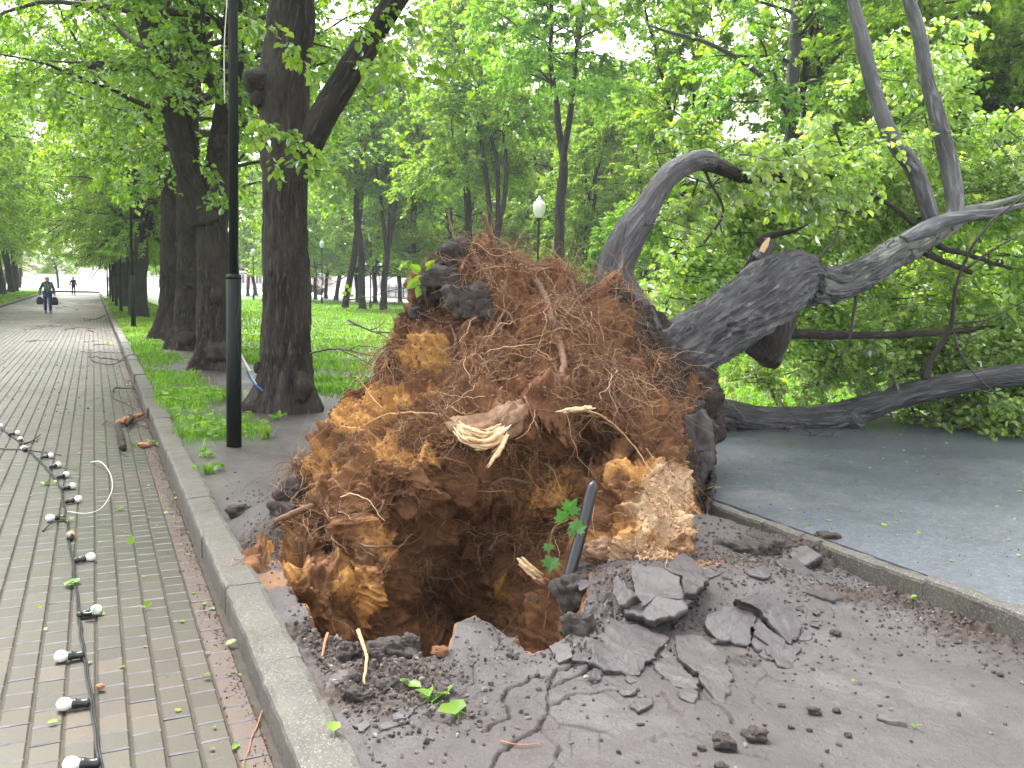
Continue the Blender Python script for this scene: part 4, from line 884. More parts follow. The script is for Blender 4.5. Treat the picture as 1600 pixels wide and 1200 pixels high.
# torn, splintered wood of the snapped tap roots
def splinter(pts, rads, mat, seed, flat=.5, parent=FT, name='broken_root'):
    C = resample([np.append(U(x, y, Y), r) for (x, y, Y), r in zip(pts, rads)], .012); g = Geo(); n = 28
    def dsp(bc, R): a = np.arctan2(bc[:, 1], bc[:, 0]); return R * (.45 * vn(np.column_stack([np.cos(a) * 3, np.sin(a) * 3, bc[:, 2] * 4]), seed) + .25 * vn(np.column_stack([np.cos(a) * 9, np.sin(a) * 9, bc[:, 2] * 9]), seed + 1)) - R * (1 - flat) * np.abs(np.sin(a))
    tube(g, C[:, :3], C[:, 3], n, disp=dsp); return g
def shards(lines, n, rlo, rhi, seed, mat, spread=.02, name='broken_root'):
    "a bundle of torn wood fibres along each line"
    rng = np.random.default_rng(seed); g = Geo()
    for ln in lines:
        C = resample([U(*p_) for p_ in ln], .008); m_ = len(C)
        for k in range(n):
            a_ = int(rng.uniform(0, .45) * m_); e_ = max(a_ + 4, int(rng.uniform(.55, 1.0) * m_)); Q = C[a_:e_] + rng.normal(0, spread, 3)[None] + .004 * np.column_stack([vn(C[a_:e_] * 40 + k, 1), vn(C[a_:e_] * 40 + k, 2), vn(C[a_:e_] * 40 + k, 3)])
            t_ = np.linspace(0, 1, len(Q)); r_ = rng.uniform(rlo, rhi) * np.minimum(1, .25 + 3.5 * np.minimum(t_, 1 - t_))
            tube(g, Q, r_, 8, disp=lambda bc, R: R * (.5 * vn(bc * np.array([150, 150, 40.]) + k, 5)) - R * .55 * np.abs(np.sin(np.arctan2(bc[:, 1], bc[:, 0]))))
    return child(g, name, M[mat])
g = splinter([(815, 640, 5.3), (792, 658, 5.05), (758, 672, 4.98), (726, 672, 5.02), (708, 660, 5.15)], [.05, .075, .08, .065, .04], None, 8, .9); child(g, 'root_stump', M['stump'])
g = splinter([(772, 676, 4.93), (782, 655, 4.95), (800, 632, 5.1)], [.02, .03, .028], None, 18, .9); child(g, 'root_stump', M['stump'])
shards([[(712, 668, 4.93), (730, 686, 4.88), (756, 692, 4.86), (780, 680, 4.86), (800, 664, 4.9)]], 40, .005, .013, 3, 'wood_pale', .016)
shards([[(714, 660, 4.92), (732, 676, 4.87), (758, 680, 4.86), (786, 664, 4.88)]], 30, .006, .014, 4, 'wood_pale', .014)
shards([[(716, 664, 4.92), (736, 680, 4.87), (760, 686, 4.86), (784, 668, 4.88)]], 6, .005, .010, 14, 'wood_orange', .02)
shards([[(797, 668, 4.86), (786, 696, 4.8), (774, 714, 4.78), (760, 732, 4.78)]], 8, .006, .012, 5, 'wood_pale', .008)
shards([[(790, 690, 4.82), (778, 706, 4.8), (764, 722, 4.79)]], 4, .006, .010, 6, 'wood_orange', .006)
shards([[(874, 643, 5.17), (890, 640, 5.14), (912, 637, 5.13), (932, 636, 5.16)]], 9, .005, .012, 7, 'wood_pale', .008)
shards([[(808, 868, 4.88), (820, 882, 4.86), (838, 896, 4.85), (858, 907, 4.88)]], 12, .007, .013, 8, 'wood_pale', .009)
shards([[(846, 900, 4.88), (860, 912, 4.9), (874, 928, 4.96)]], 7, .006, .012, 9, 'wood_orange', .009)
# dark clods clinging to the plate
def clod_geo(g, P, r, seed, n=22, sq=(1, 1, .8), cracks=True):
    t = np.linspace(0, 2 * np.pi, n, False); h = np.linspace(.03, np.pi - .03, n // 2); TT, HH = np.meshgrid(t, h); S = np.stack([np.sin(HH) * np.cos(TT), np.sin(HH) * np.sin(TT), np.cos(HH)], -1).reshape(-1, 3)
    S_ = np.sign(S) * np.abs(S) ** .75
    rr = r * (.9 + .35 * fbm(S * 1.4 + seed * 3.1, 3, seed) + .15 * (1 - np.abs(vn(S * 3.5 + seed, seed + 4)) * 2) + .06 * fbm(S * 9, 2, seed)); V = np.asarray(P) + S_ * rr[:, None] * np.array(sq)
    i = np.arange(n // 2 - 1)[:, None] * n; j = np.arange(n)[None]; F_ = np.stack([i + j, i + n + j, i + n + (j + 1) % n, i + (j + 1) % n], -1).reshape(-1, 4); g.add(V, F_)
M['humus'] = simple('dark_humus', (.036, .028, .024), .85, var=.6, scale=30, bmp=.9)
for k, (x, y, Y, r) in enumerate([(708, 405, 6.35, .13), (690, 440, 6.2, .14), (728, 470, 6.0, .15), (748, 488, 5.95, .11), (720, 392, 6.4, .1), (672, 460, 6.25, .1), (655, 490, 6.25, .09), (990, 520, 6.75, .13), (955, 470, 6.7, .11), (1025, 565, 6.85, .11), (455, 770, 5.65, .1), (445, 800, 5.5, .09), (1080, 640, 6.75, .1), (1092, 720, 6.5, .1), (1096, 760, 6.4, .09), (1104, 670, 6.7, .08), (905, 925, 4.5, .13), (930, 960, 4.45, .09)]):
    g = Geo(); clod_geo(g, U(x, y, Y), r, 300 + k, 44); child(g, 'soil_clod', M['humus'])

# --- stems and limbs
def stem(ctrl, name, bark, sides=56, amp=.012, seed=1, step=.03):
    C = resample([Q4(*c) for c in ctrl], step); g = Geo(); tube(g, C[:, :3], C[:, 3], sides, disp=bark_disp(amp, seed, 20)); return child(g, name, M[bark])
stem([(985, 610, 7.0, .3), (1040, 566, 7.35, .29), (1090, 532, 7.6, .275), (1140, 502, 7.85, .275), (1180, 475, 8.05, .285), (1212, 450, 8.2, .3), (1240, 434, 8.35, .27), (1262, 442, 8.5, .21), (1300, 446, 8.75, .165), (1345, 428, 9.0, .16), (1390, 402, 9.2, .15), (1430, 380, 9.35, .15), (1455, 368, 9.45, .12)], 'stem', 'bark_grey', 190, .04, 11, .016)
stem([(1262, 446, 8.5, .19), (1300, 446, 8.75, .168), (1345, 428, 9.0, .162), (1390, 402, 9.2, .153), (1430, 378, 9.35, .145), (1462, 362, 9.5, .13), (1485, 348, 9.6, .11), (1512, 332, 9.7, .08), (1550, 322, 9.8, .05), (1600, 305, 9.9, .02)], 'stem', 'bark_moss', 64, .006, 12)
stem([(1410, 378, 9.2, .08), (1440, 362, 9.25, .09), (1475, 346, 9.3, .08), (1515, 338, 9.3, .06), (1552, 333, 9.3, .045), (1600, 320, 9.3, .02)], 'limb', 'bark_pale', 40, .005, 13)
stem([(1010, 600, 7.2, .25), (995, 530, 7.25, .23), (972, 470, 7.3, .19), (962, 425, 7.35, .16), (982, 372, 7.4, .15), (1008, 332, 7.45, .125), (1026, 300, 7.5, .105), (1050, 270, 7.6, .098), (1088, 250, 7.75, .095), (1112, 252, 7.85, .085)], 'stem', 'bark_grey', 100, .014, 14, .022)
stem([(1095, 250, 7.8, .085), (1128, 262, 7.95, .07), (1165, 276, 8.2, .06), (1215, 278, 8.5, .052), (1270, 274, 8.9, .04), (1315, 280, 9.2, .02)], 'limb', 'bark_dark', 40, .005, 15)
stem([(1000, 640, 8.3, .22), (1060, 640, 9.0, .2), (1110, 643, 9.4, .17), (1178, 656, 9.7, .168), (1250, 656, 9.85, .158), (1310, 650, 9.95, .165), (1340, 642, 9.95, .155), (1397, 622, 9.9, .138), (1450, 608, 9.75, .138), (1500, 599, 9.65, .135), (1560, 590, 9.5, .125), (1640, 578, 9.3, .11), (1760, 555, 9.1, .08)], 'stem', 'bark_grey', 96, .013, 16, .025)
stem([(1325, 646, 9.9, .12), (1340, 660, 9.85, .1), (1350, 668, 9.8, .07)], 'branch_stub', 'bark_grey', 36, .01, 17)
stem([(1200, 455, 8.2, .25), (1198, 500, 8.25, .22), (1196, 535, 8.3, .19), (1186, 560, 8.3, .14)], 'branch_stub', 'bark_dark', 56, .016, 18)
stem([(1200, 565, 8.7, .12), (1210, 540, 8.8, .125), (1226, 505, 8.95, .12), (1228, 470, 9.1, .11), (1222, 440, 9.2, .1)], 'limb', 'bark_grey', 48, .012, 19)
stem([(1228, 522, 8.95, .07), (1262, 522, 9.1, .052), (1330, 524, 9.4, .046), (1420, 522, 9.8, .042), (1520, 515, 10.2, .036), (1640, 505, 10.6, .025)], 'limb', 'bark_dark', 28, .004, 20)
stem([(1212, 450, 8.5, .11), (1192, 428, 8.5, .105), (1180, 412, 8.55, .1), (1192, 398, 8.6, .085), (1203, 378, 8.65, .075)], 'branch_stub', 'bark_grey', 40, .006, 21)
stem([(1196, 388, 8.6, .04), (1184, 376, 8.65, .042), (1205, 368, 8.8, .036), (1240, 360, 9.0, .024), (1262, 350, 9.2, .01)], 'branch_stub', 'bark_dark', 30, .006, 22)
stem([(1180, 400, 8.5, .05), (1160, 430, 8.6, .035), (1135, 466, 8.8, .04), (1124, 480, 8.9, .03)], 'limb', 'bark_dark', 24, .004, 23)
g = splinter([(1190, 395, 8.52), (1196, 382, 8.54), (1202, 372, 8.58)], [.03, .03, .01], None, 31, .5); child(g, 'torn_wood', M['wood_pale'])
stem([(1462, 372, 9.5, .095), (1452, 330, 9.45, .09), (1428, 264, 9.4, .092), (1394, 216, 9.3, .085), (1366, 140, 9.3, .075), (1347, 60, 9.3, .075), (1332, 0, 9.3, .06), (1318, -70, 9.3, .04)], 'limb', 'bark_pale', 48, .006, 24)
stem([(1475, 358, 9.5, .1), (1492, 330, 9.62, .1), (1484, 262, 9.7, .1), (1468, 195, 9.7, .092), (1448, 120, 9.7, .075), (1436, 52, 9.7, .07), (1420, 0, 9.7, .06), (1400, -80, 9.7, .04)], 'limb', 'bark_pale', 48, .006, 25)
for k, c in enumerate([[(1430, 385, 9.3, .05), (1462, 402, 9.5, .04), (1490, 414, 9.8, .035), (1520, 425, 10, .03)], [(1455, 375, 9.5, .04), (1480, 390, 9.7, .035), (1520, 400, 9.9, .03), (1580, 420, 10.2, .02)], [(1300, 190, 9.3, .012), (1325, 250, 9.3, .016), (1358, 300, 9.35, .02), (1395, 325, 9.4, .024), (1430, 352, 9.45, .03)],
    [(1446, 592, 9.75, .045), (1453, 565, 9.7, .034), (1475, 530, 9.6, .03), (1488, 500, 9.5, .024), (1496, 440, 9.3, .018), (1530, 370, 9.1, .014), (1600, 305, 8.9, .008)], [(1488, 505, 9.5, .012), (1540, 500, 9.3, .01), (1600, 470, 9.1, .006)], [(1510, 420, 9.2, .012), (1560, 385, 9.1, .01), (1620, 360, 9.0, .006)],
    [(1490, 520, 9.5, .012), (1505, 560, 9.4, .01), (1540, 600, 9.3, .009), (1600, 640, 9.2, .006)], [(1340, 430, 9.0, .02), (1330, 520, 8.9, .012), (1310, 560, 8.9, .005)], [(1100, 380, 8.2, .012), (1130, 330, 8.1, .012), (1100, 262, 7.9, .016)], [(1026, 300, 7.5, .008), (1010, 350, 7.3, .008), (1045, 345, 7.4, .006), (1110, 370, 7.6, .004)],
    [(1240, 430, 8.5, .02), (1300, 380, 8.9, .016), (1340, 300, 9.2, .01), (1420, 250, 9.4, .006)], [(1250, 275, 8.8, .02), (1290, 320, 9.2, .014), (1360, 340, 9.8, .008)]]):
    C = resample([Q4(*x) for x in c], .04); C[:, :3] += .02 * np.column_stack([vn(C[:, :3] * 5, 50 + k), vn(C[:, :3] * 5, 60 + k), vn(C[:, :3] * 5, 70 + k)]) * np.linspace(0, 1, len(C))[:, None]
    g = Geo(); tube(g, C[:, :3], C[:, 3], 14, disp=bark_disp(.002, k, 30)); child(g, 'branch', M['twig'] if k > 2 else M['bark_dark'])
# --- crown: leafy branches in clumps round the limbs
CL_FRONT = [(1170, 262, 8.3, .3, 5), (1230, 270, 8.7, .35, 6), (1290, 268, 9.1, .4, 7), (1110, 300, 8.2, .3, 4)]
CL = [(1130, 300, 9.0, .5, 8), (1180, 330, 9.3, .7, 12), (1070, 400, 8.8, .5, 8), (1105, 430, 9.2, .6, 12), (1130, 375, 9.6, .8, 16), (1090, 460, 9.6, .5, 10), (1250, 300, 9.6, .6, 12), (1270, 360, 9.8, .7, 14), (1240, 400, 10, .6, 10), (1340, 330, 10, .6, 10), (1380, 300, 9.6, .5, 9), (1330, 400, 10.4, .6, 8),
    (1480, 300, 9.6, .5, 10), (1540, 290, 9.6, .5, 10), (1580, 360, 9.4, .6, 12), (1540, 440, 9.8, .7, 12), (1450, 470, 10, .7, 12), (1370, 480, 10.2, .6, 12), (1300, 500, 10.2, .5, 9), (1270, 560, 10.4, .5, 11), (1350, 560, 10.4, .6, 13), (1420, 550, 10.3, .5, 12), (1500, 550, 10, .5, 12), (1580, 530, 9.8, .6, 12), (1600, 470, 9.6, .6, 10), (1640, 430, 9.6, .8, 14),
    (1560, 630, 9.5, .38, 10), (1500, 640, 9.9, .35, 8), (1450, 632, 10.2, .35, 6), (1600, 640, 9.4, .4, 10), (1640, 600, 9.4, .6, 10), (1200, 240, 9.4, .5, 8), (1100, 225, 9.4, .4, 5), (1300, 230, 9.6, .5, 7), (1420, 230, 9.6, .5, 6), (1500, 190, 9.8, .5, 7), (1560, 220, 9.8, .6, 8), (1400, 120, 9.6, .4, 5), (1470, 80, 9.8, .4, 5), (1180, 590, 10.8, .3, 4), (1150, 560, 11, .3, 3), (1390, 90, 9.4, .3, 4)]
rng = np.random.default_rng(9); wood = Geo(); lf = Geo(); A = []; D = []; LL = []
CL = [(a_, b_, c_ + (1.1 if b_ < 485 else .3), d_, e_) for a_, b_, c_, d_, e_ in CL] + CL_FRONT
for (px, py, Y, r, nb_r) in CL:
    c = U(px, py, Y)
    for k in range(int(nb_r * 1.6)):
        s = c + rng.normal(0, r * .42, 3) * np.array([1, 1.3, .8]); s[2] = max(s[2], .15)
        d = rng.normal(0, 1, 3) + np.array([.8, -.1, -.15]); d[2] *= .5; d /= np.linalg.norm(d)
        L1 = rng.uniform(.4, .9); B, br = limb(rng, s - d * L1 * .5, d, L1, .009, .003, .1, .14, -.02); B[:, 2] = np.maximum(B[:, 2], .12)
        tube(wood, B, br, 4, cap=False)
        for q_ in range(9):
            i_ = rng.integers(1, len(B)); dd = rot_away(rng, d, rng.uniform(.3, 1.2)); A.append(B[i_]); D.append(dd); LL.append(rng.uniform(.12, .32))
pos, tip, nor, sz = twig_leaves(rng, np.array(A), np.array(D), np.array(LL), 8, .078, .6); tip[:, 0] += .35; pos[:, 2] = np.maximum(pos[:, 2], .13)
V, F_ = leaf_mesh_arrays(pos, tip, nor, sz); lf.add(V, F_)
child(wood, 'branches', M['twig']); child(lf, 'crown', M['leaf_fallen'], smooth=False)

# ================================================================= STREET FURNITURE AND BACKGROUND
def box(g, c, s, mat=0, rz=0.0, bev=0):
    x, y, z = np.array(s) / 2; V = np.array([[a * x, b_ * y, c_ * z] for c_ in (-1, 1) for a, b_ in ((-1, -1), (1, -1), (1, 1), (-1, 1))])
    R = np.array([[math.cos(rz), -math.sin(rz), 0], [math.sin(rz), math.cos(rz), 0], [0, 0, 1]]); V = V @ R.T + np.array(c)
    g.add(V, np.array([[3, 2, 1, 0], [4, 5, 6, 7], [0, 1, 5, 4], [1, 2, 6, 5], [2, 3, 7, 6], [3, 0, 4, 7]]), mat, bc=V)
def lathe(g, c, prof, n=24, mat=0):
    c = np.array(c); th = np.arange(n) / n * 2 * np.pi; V = np.array([[r * math.cos(t), r * math.sin(t), z] for r, z in prof for t in th]) + c; m_ = len(prof)
    i = np.arange(m_ - 1)[:, None] * n; j = np.arange(n)[None]; g.add(V, np.stack([i + j, i + (j + 1) % n, i + n + (j + 1) % n, i + n + j], -1).reshape(-1, 4), mat, bc=V)
RZ = ANG
# near black pole: thick sleeve, thin shaft, white ties
b0 = U(365.5, 695, 8.36)
pole = empty('lamp_pole', (b0[0], b0[1], -.03)); tag(pole, 'tall black two-stage metal pole standing in bare soil beside the kerb', 'pole')
tilt = U(365, 432, 8.36) - U(365.5, 695, 8.36); tilt /= tilt[2]; tilt = np.array([tilt[0], 0, 1])
g = Geo(); tube(g, [np.array([0, 0, -.2]), tilt * 1.69], [.072, .072], 28); tube(g, [tilt * 1.66, tilt * 1.7], [.076, .066], 28); o = g.build('sleeve', M['black_metal'], pole)
g = Geo(); tube(g, [tilt * 1.68, tilt * 4.0, tilt * 6.4], [.046, .044, .042], 24); g.build('shaft', M['black_metal'], pole)
g = Geo()
for k in range(5):
    a = np.linspace(0, 2 * np.pi, 25); h = 4.28 + k * .012 + .02 * math.sin(k * 2.1)
    P = np.stack([.05 * np.cos(a), .05 * np.sin(a), h + .02 * np.sin(a + k)], 1) + tilt * 0 + np.array([tilt[0] * h, 0, 0]); tube(g, P, .005, 6)
P = resample([np.array([tilt[0] * 4.29 + .04, -.03, 4.29]), np.array([.2, -.05, 4.34]), np.array([.55, -.1, 4.52]), np.array([1.1, -.2, 4.8]), np.array([2.3, -.3, 5.4])], .05); tube(g, P, .006, 6)
P = resample([np.array([tilt[0] * 4.2 - .045, -.03, 4.25]), np.array([-.045, -.03, 3.8]), np.array([-.05, -.02, 3.3])], .05); tube(g, P, .005, 6)
g.build('rope_tie', M['wire_white'], pole)
g = Geo(); P = resample([np.array([.05, -.02, 2.0]), np.array([.085, -.04, 1.5]), np.array([.05, -.06, 1.2]), np.array([.085, -.04, .8]), np.array([.06, -.04, .6])], .04); tube(g, P, .0035, 5); g.build('cable', M['black_plastic'], pole)
# cord with taped end hanging behind the pole
def wpts(lst): return [U(*a) for a in lst]
cord = empty('hanging_cord', U(383, 570, 8.5)); tag(cord, 'frayed white cord with blue tape dangling right of the black pole', 'cord')
oc = U(383, 570, 8.5)
g = Geo(); P = resample([p - oc for p in wpts([(375, 480, 8.45), (374, 520, 8.45), (376, 548, 8.4), (383, 566, 8.4), (390, 583, 8.4), (401, 601, 8.4)])], .02); tube(g, P, .006, 6); g.build('cord', M['wire_white'], cord)
g = Geo(); P = resample([p - oc for p in wpts([(386, 580, 8.38), (394, 596, 8.38), (411, 611, 8.38)])], .02); tube(g, P, .008, 6); g.build('tape', M['wire_blue'], cord)
g = Geo(); P = resample([p - oc for p in wpts([(377, 556, 8.38), (386, 572, 8.36), (391, 580, 8.36)])], .02); tube(g, P, [.012] * (len(P) - 1) + [.02], 8); g.build('plug', M['wire_white'], cord)
# thinner posts further along the row
for i, (p, h) in enumerate([(30.8, 1.9), (44.5, 2), (54, 2), (63, 2), (74, 2), (86, 2)]):
    e = empty('lamp_pole', W(p, 1.15, -.03)); g = Geo(); tube(g, [(0, 0, -.1), (0, 0, 1.75)], .075, 14); g.build('sleeve', M['black_metal'], e)
    g = Geo(); tube(g, [(0, 0, 1.7), (0, 0, 6.2)], .045, 12); g.build('shaft', M['black_metal'], e)
    tag(e, 'thin black pole, %s beyond the near one in the line beside the kerb' % ORD[i], 'pole', 'black poles along the kerb')
# globe lamps on the park path
def globe(px, Y, label, h=4.0, s=1.0):
    e = empty('street_lamp', gp(px, Y)); e.scale = (s, s, s)
    g = Geo(); lathe(g, (0, 0, 0), [(.09, -.1), (.09, .5), (.06, .55), (.045, .6), (.035, h - .12), (.05, h - .1), (.1, h - .04), (.11, h), (.07, h + .01)]); g.build('post', M['black_metal'], e)
    g = Geo(); lathe(g, (0, 0, h), [(.09, .0), (.16, .1), (.205, .25), (.21, .4), (.17, .52), (.1, .57)]); g.build('globe', M['white_glass'], e)
    g = Geo(); lathe(g, (0, 0, h + .55), [(.12, 0), (.1, .05), (.05, .1), (.035, .16), (.0, .19)]); g.build('cap', simple('lamp_cap', (.5, .5, .5), .4), e)
    return tag(e, label, 'street lamp')
globe(839, 29, 'white globe lamp on a slim black post, rising behind the root mass')
globe(396, 78, 'small white globe lamp between distant trunks left of the big lime')
globe(579, 60, 'slim lamp post standing between the dark trunks beyond the lawn', 4.6)
globe(503, 72, 'slim lamp post just right of the big near trunk, beyond the lawn', 4.6)
# iron fence
def fence(p0, p1, q, label, L=3.0, h=1.45):
    e = empty('iron_fence', W(p0, q, 0), RZ + math.pi / 2); tag(e, label, 'fence'); n = int((p1 - p0) / L)
    gp_ = Geo(); box(gp_, (L / 2, 0, .28), (L - .12, .05, .05)); box(gp_, (L / 2, 0, h - .2), (L - .12, .05, .05)); box(gp_, (L / 2, 0, .1), (L - .02, .25, .22), 1)
    for k in range(int(L / .14)):
        x = .12 + k * .14
        tube(gp_, [(x, 0, .2), (x, 0, h)], [.016, .016], 5); tube(gp_, [(x, 0, h), (x, 0, h + .1)], [.026, .002], 5)
        if k % 2: tube(gp_, [(x - .045, 0, .75), (x, 0, .9), (x + .045, 0, 1.05)], [.012, .03, .012], 4)
    pm = gp_.build('fence_panel', [M['iron'], M['kerb']], e, smooth=False)
    g = Geo(); box(g, (0, 0, .85), (.12, .12, 1.7)); lathe(g, (0, 0, 1.7), [(.09, 0), (.09, .04), (.05, .12), (0, .18)], 8); pst = g.build('post', M['iron'], e, smooth=False)
    for k in range(1, n):
        c = pm.copy(); COL.objects.link(c); c.location = (k * L, 0, 0); d = pst.copy(); COL.objects.link(d); d.location = (k * L, 0, 0)
fence(6, 114, 35.5, 'long black iron park fence on a low stone plinth beyond the trees')
# buildings across the street
M['facade'] = simple('cream_plaster', (.72, .62, .45), .7, var=.06, scale=1.5); M['facade2'] = simple('grey_pink_plaster', (.55, .42, .36), .7, var=.06, scale=1.5)
M['trim'] = simple('white_trim', (.8, .78, .72), .6, var=.04); M['pane'] = simple('window_glass', (.05, .06, .07), .08, var=.3, scale=.6, spec=.8)
def building(name, loc, rz, Wd, Dp, H, floors, bays, wall, label):
    e = empty(name, loc, rz); tag(e, label, 'building'); fh = (H - 1.6) / floors; bw = Wd / bays
    g = Geo(); box(g, (Wd / 2, Dp / 2, H / 2), (Wd, Dp, H)); box(g, (Wd / 2, -.06, .5), (Wd, .12, 1.0), 1)
    for k in range(1, floors): box(g, (Wd / 2, -.05, 1.0 + k * fh), (Wd, .1, .18), 1)
    g.build('wall', [wall, M['trim']], e, smooth=False)
    g = Geo(); box(g, (Wd / 2, Dp / 2 - .2, H + .15), (Wd + .8, Dp + 1.6, .3)); box(g, (Wd / 2, -.25, H - .35), (Wd, .5, .6)); box(g, (Wd / 2, -.12, H - .85), (Wd, .24, .3)); g.build('cornice', M['trim'], e, smooth=False)
    gf = Geo(); box(gf, (0, -.03, 0), (1.75, .1, 2.5)); box(gf, (0, -.12, 1.35), (2.0, .3, .16)); box(gf, (0, -.1, -1.32), (2.0, .26, .12))
    fm = gf.build('window', M['trim'], e, smooth=False); gn = Geo(); box(gn, (-.37, -.09, 0), (.62, .03, 2.1)); box(gn, (.37, -.09, 0), (.62, .03, 2.1)); pn = gn.build('pane', M['pane'], fm, smooth=False)
    first = True; cnt = 0
    for f in range(floors):
        for b_ in range(bays):
            if cnt >= 99: break
            x, z = (b_ + .5) * bw, 1.0 + fh * (f + .5)
            if first: fm.location = (x, 0, z); first = False
            else:
                c = fm.copy(); COL.objects.link(c); c.location = (x, 0, z); d = pn.copy(); COL.objects.link(d); d.parent = c
            cnt += 1
    return e
building('apartment_building', W(32, 53, 0), RZ + math.pi / 2 , 46, -14, 22, 6, 12, M['facade'], 'tall pale cream building with a white cornice behind the trees at right')
building('apartment_building', W(92, 54, 0), RZ + math.pi / 2, 60, -14, 19, 5, 15, M['facade2'], 'pinkish grey building far behind the park fence to the left')
building('apartment_building', W(-10, 53, 0), RZ + math.pi / 2, 38, -14, 20, 5, 10, M['facade'], 'pale plaster building beyond the right edge behind the fallen crown')
building('apartment_building', W(240, -60, 0), RZ, 46, 14, 15, 4, 12, M['facade'], 'pale hazy building closing the view at the end of the avenue')
building('apartment_building', W(215, 14, 0), RZ, 40, 14, 13, 4, 10, M['facade2'], 'low reddish building beyond the plaza, right of the avenue end')
# parked cars beyond the fence and at the plaza
def car(loc, rz, col, label):
    e = empty('parked_car', loc, rz); tag(e, label, 'car', 'cars parked on the street beyond the park')
    prof = [(-2.2, .35), (-2.22, .75), (-2.0, .92), (-1.35, .98), (-.75, 1.4), (.75, 1.44), (1.35, 1.05), (2.1, .95), (2.2, .6), (2.18, .35)]
    def ext(pr, w, name, mat, par, inset=0):
        g = Geo(); n = len(pr); V = np.array([[x, s * (w - (inset if z > 1.0 else 0)), z] for s in (-1, 1) for x, z in pr]); k = np.arange(n - 1); c = np.arange(1, n - 1)
        g.add(V, [np.stack([k, k + 1, k + n + 1, k + n], -1), np.stack([c * 0, c, c + 1], -1), np.stack([c * 0 + n, c + n + 1, c + n], -1)]); return g.build(name, mat, par, smooth=False)
    ext(prof, .86, 'body', simple('car_paint', col, .25, var=.02, coat=1), e, .16)
    ext([(-1.25, 1.02), (-.72, 1.36), (.7, 1.4), (1.22, 1.06)], .88, 'window', M['pane'], e, .16)
    for x in (-1.35, 1.35):
        for s in (-1, 1):
            g = Geo(); tube(g, [(x, s * .7, .33), (x, s * .89, .33)], .33, 18); w = g.build('wheel', M['black_plastic'], e); g = Geo(); tube(g, [(x, s * .86, .33), (x, s * .9, .33)], .2, 12); g.build('rim', simple('rim', (.5, .5, .5), .3), w)
for i, (p, q, c, cn) in enumerate([(118, 22, (.6, .6, .6), 'silver'), (120, 27, (.02, .02, .02), 'black'), (95, 39, (.75, .75, .75), 'white'), (78, 39, (.3, .02, .02), 'dark red'), (60, 39, (.5, .52, .55), 'grey')]):
    car(W(p, q, .07), RZ + (math.pi / 2 if q > 30 else 0), c, '%s car parked %s' % (cn, ['far beyond the lawn left of the trunks', 'beside the silver car beyond the lawn', 'behind the far end of the iron fence', 'behind the middle of the iron fence', 'behind the iron fence near the globe lamp'][i]))

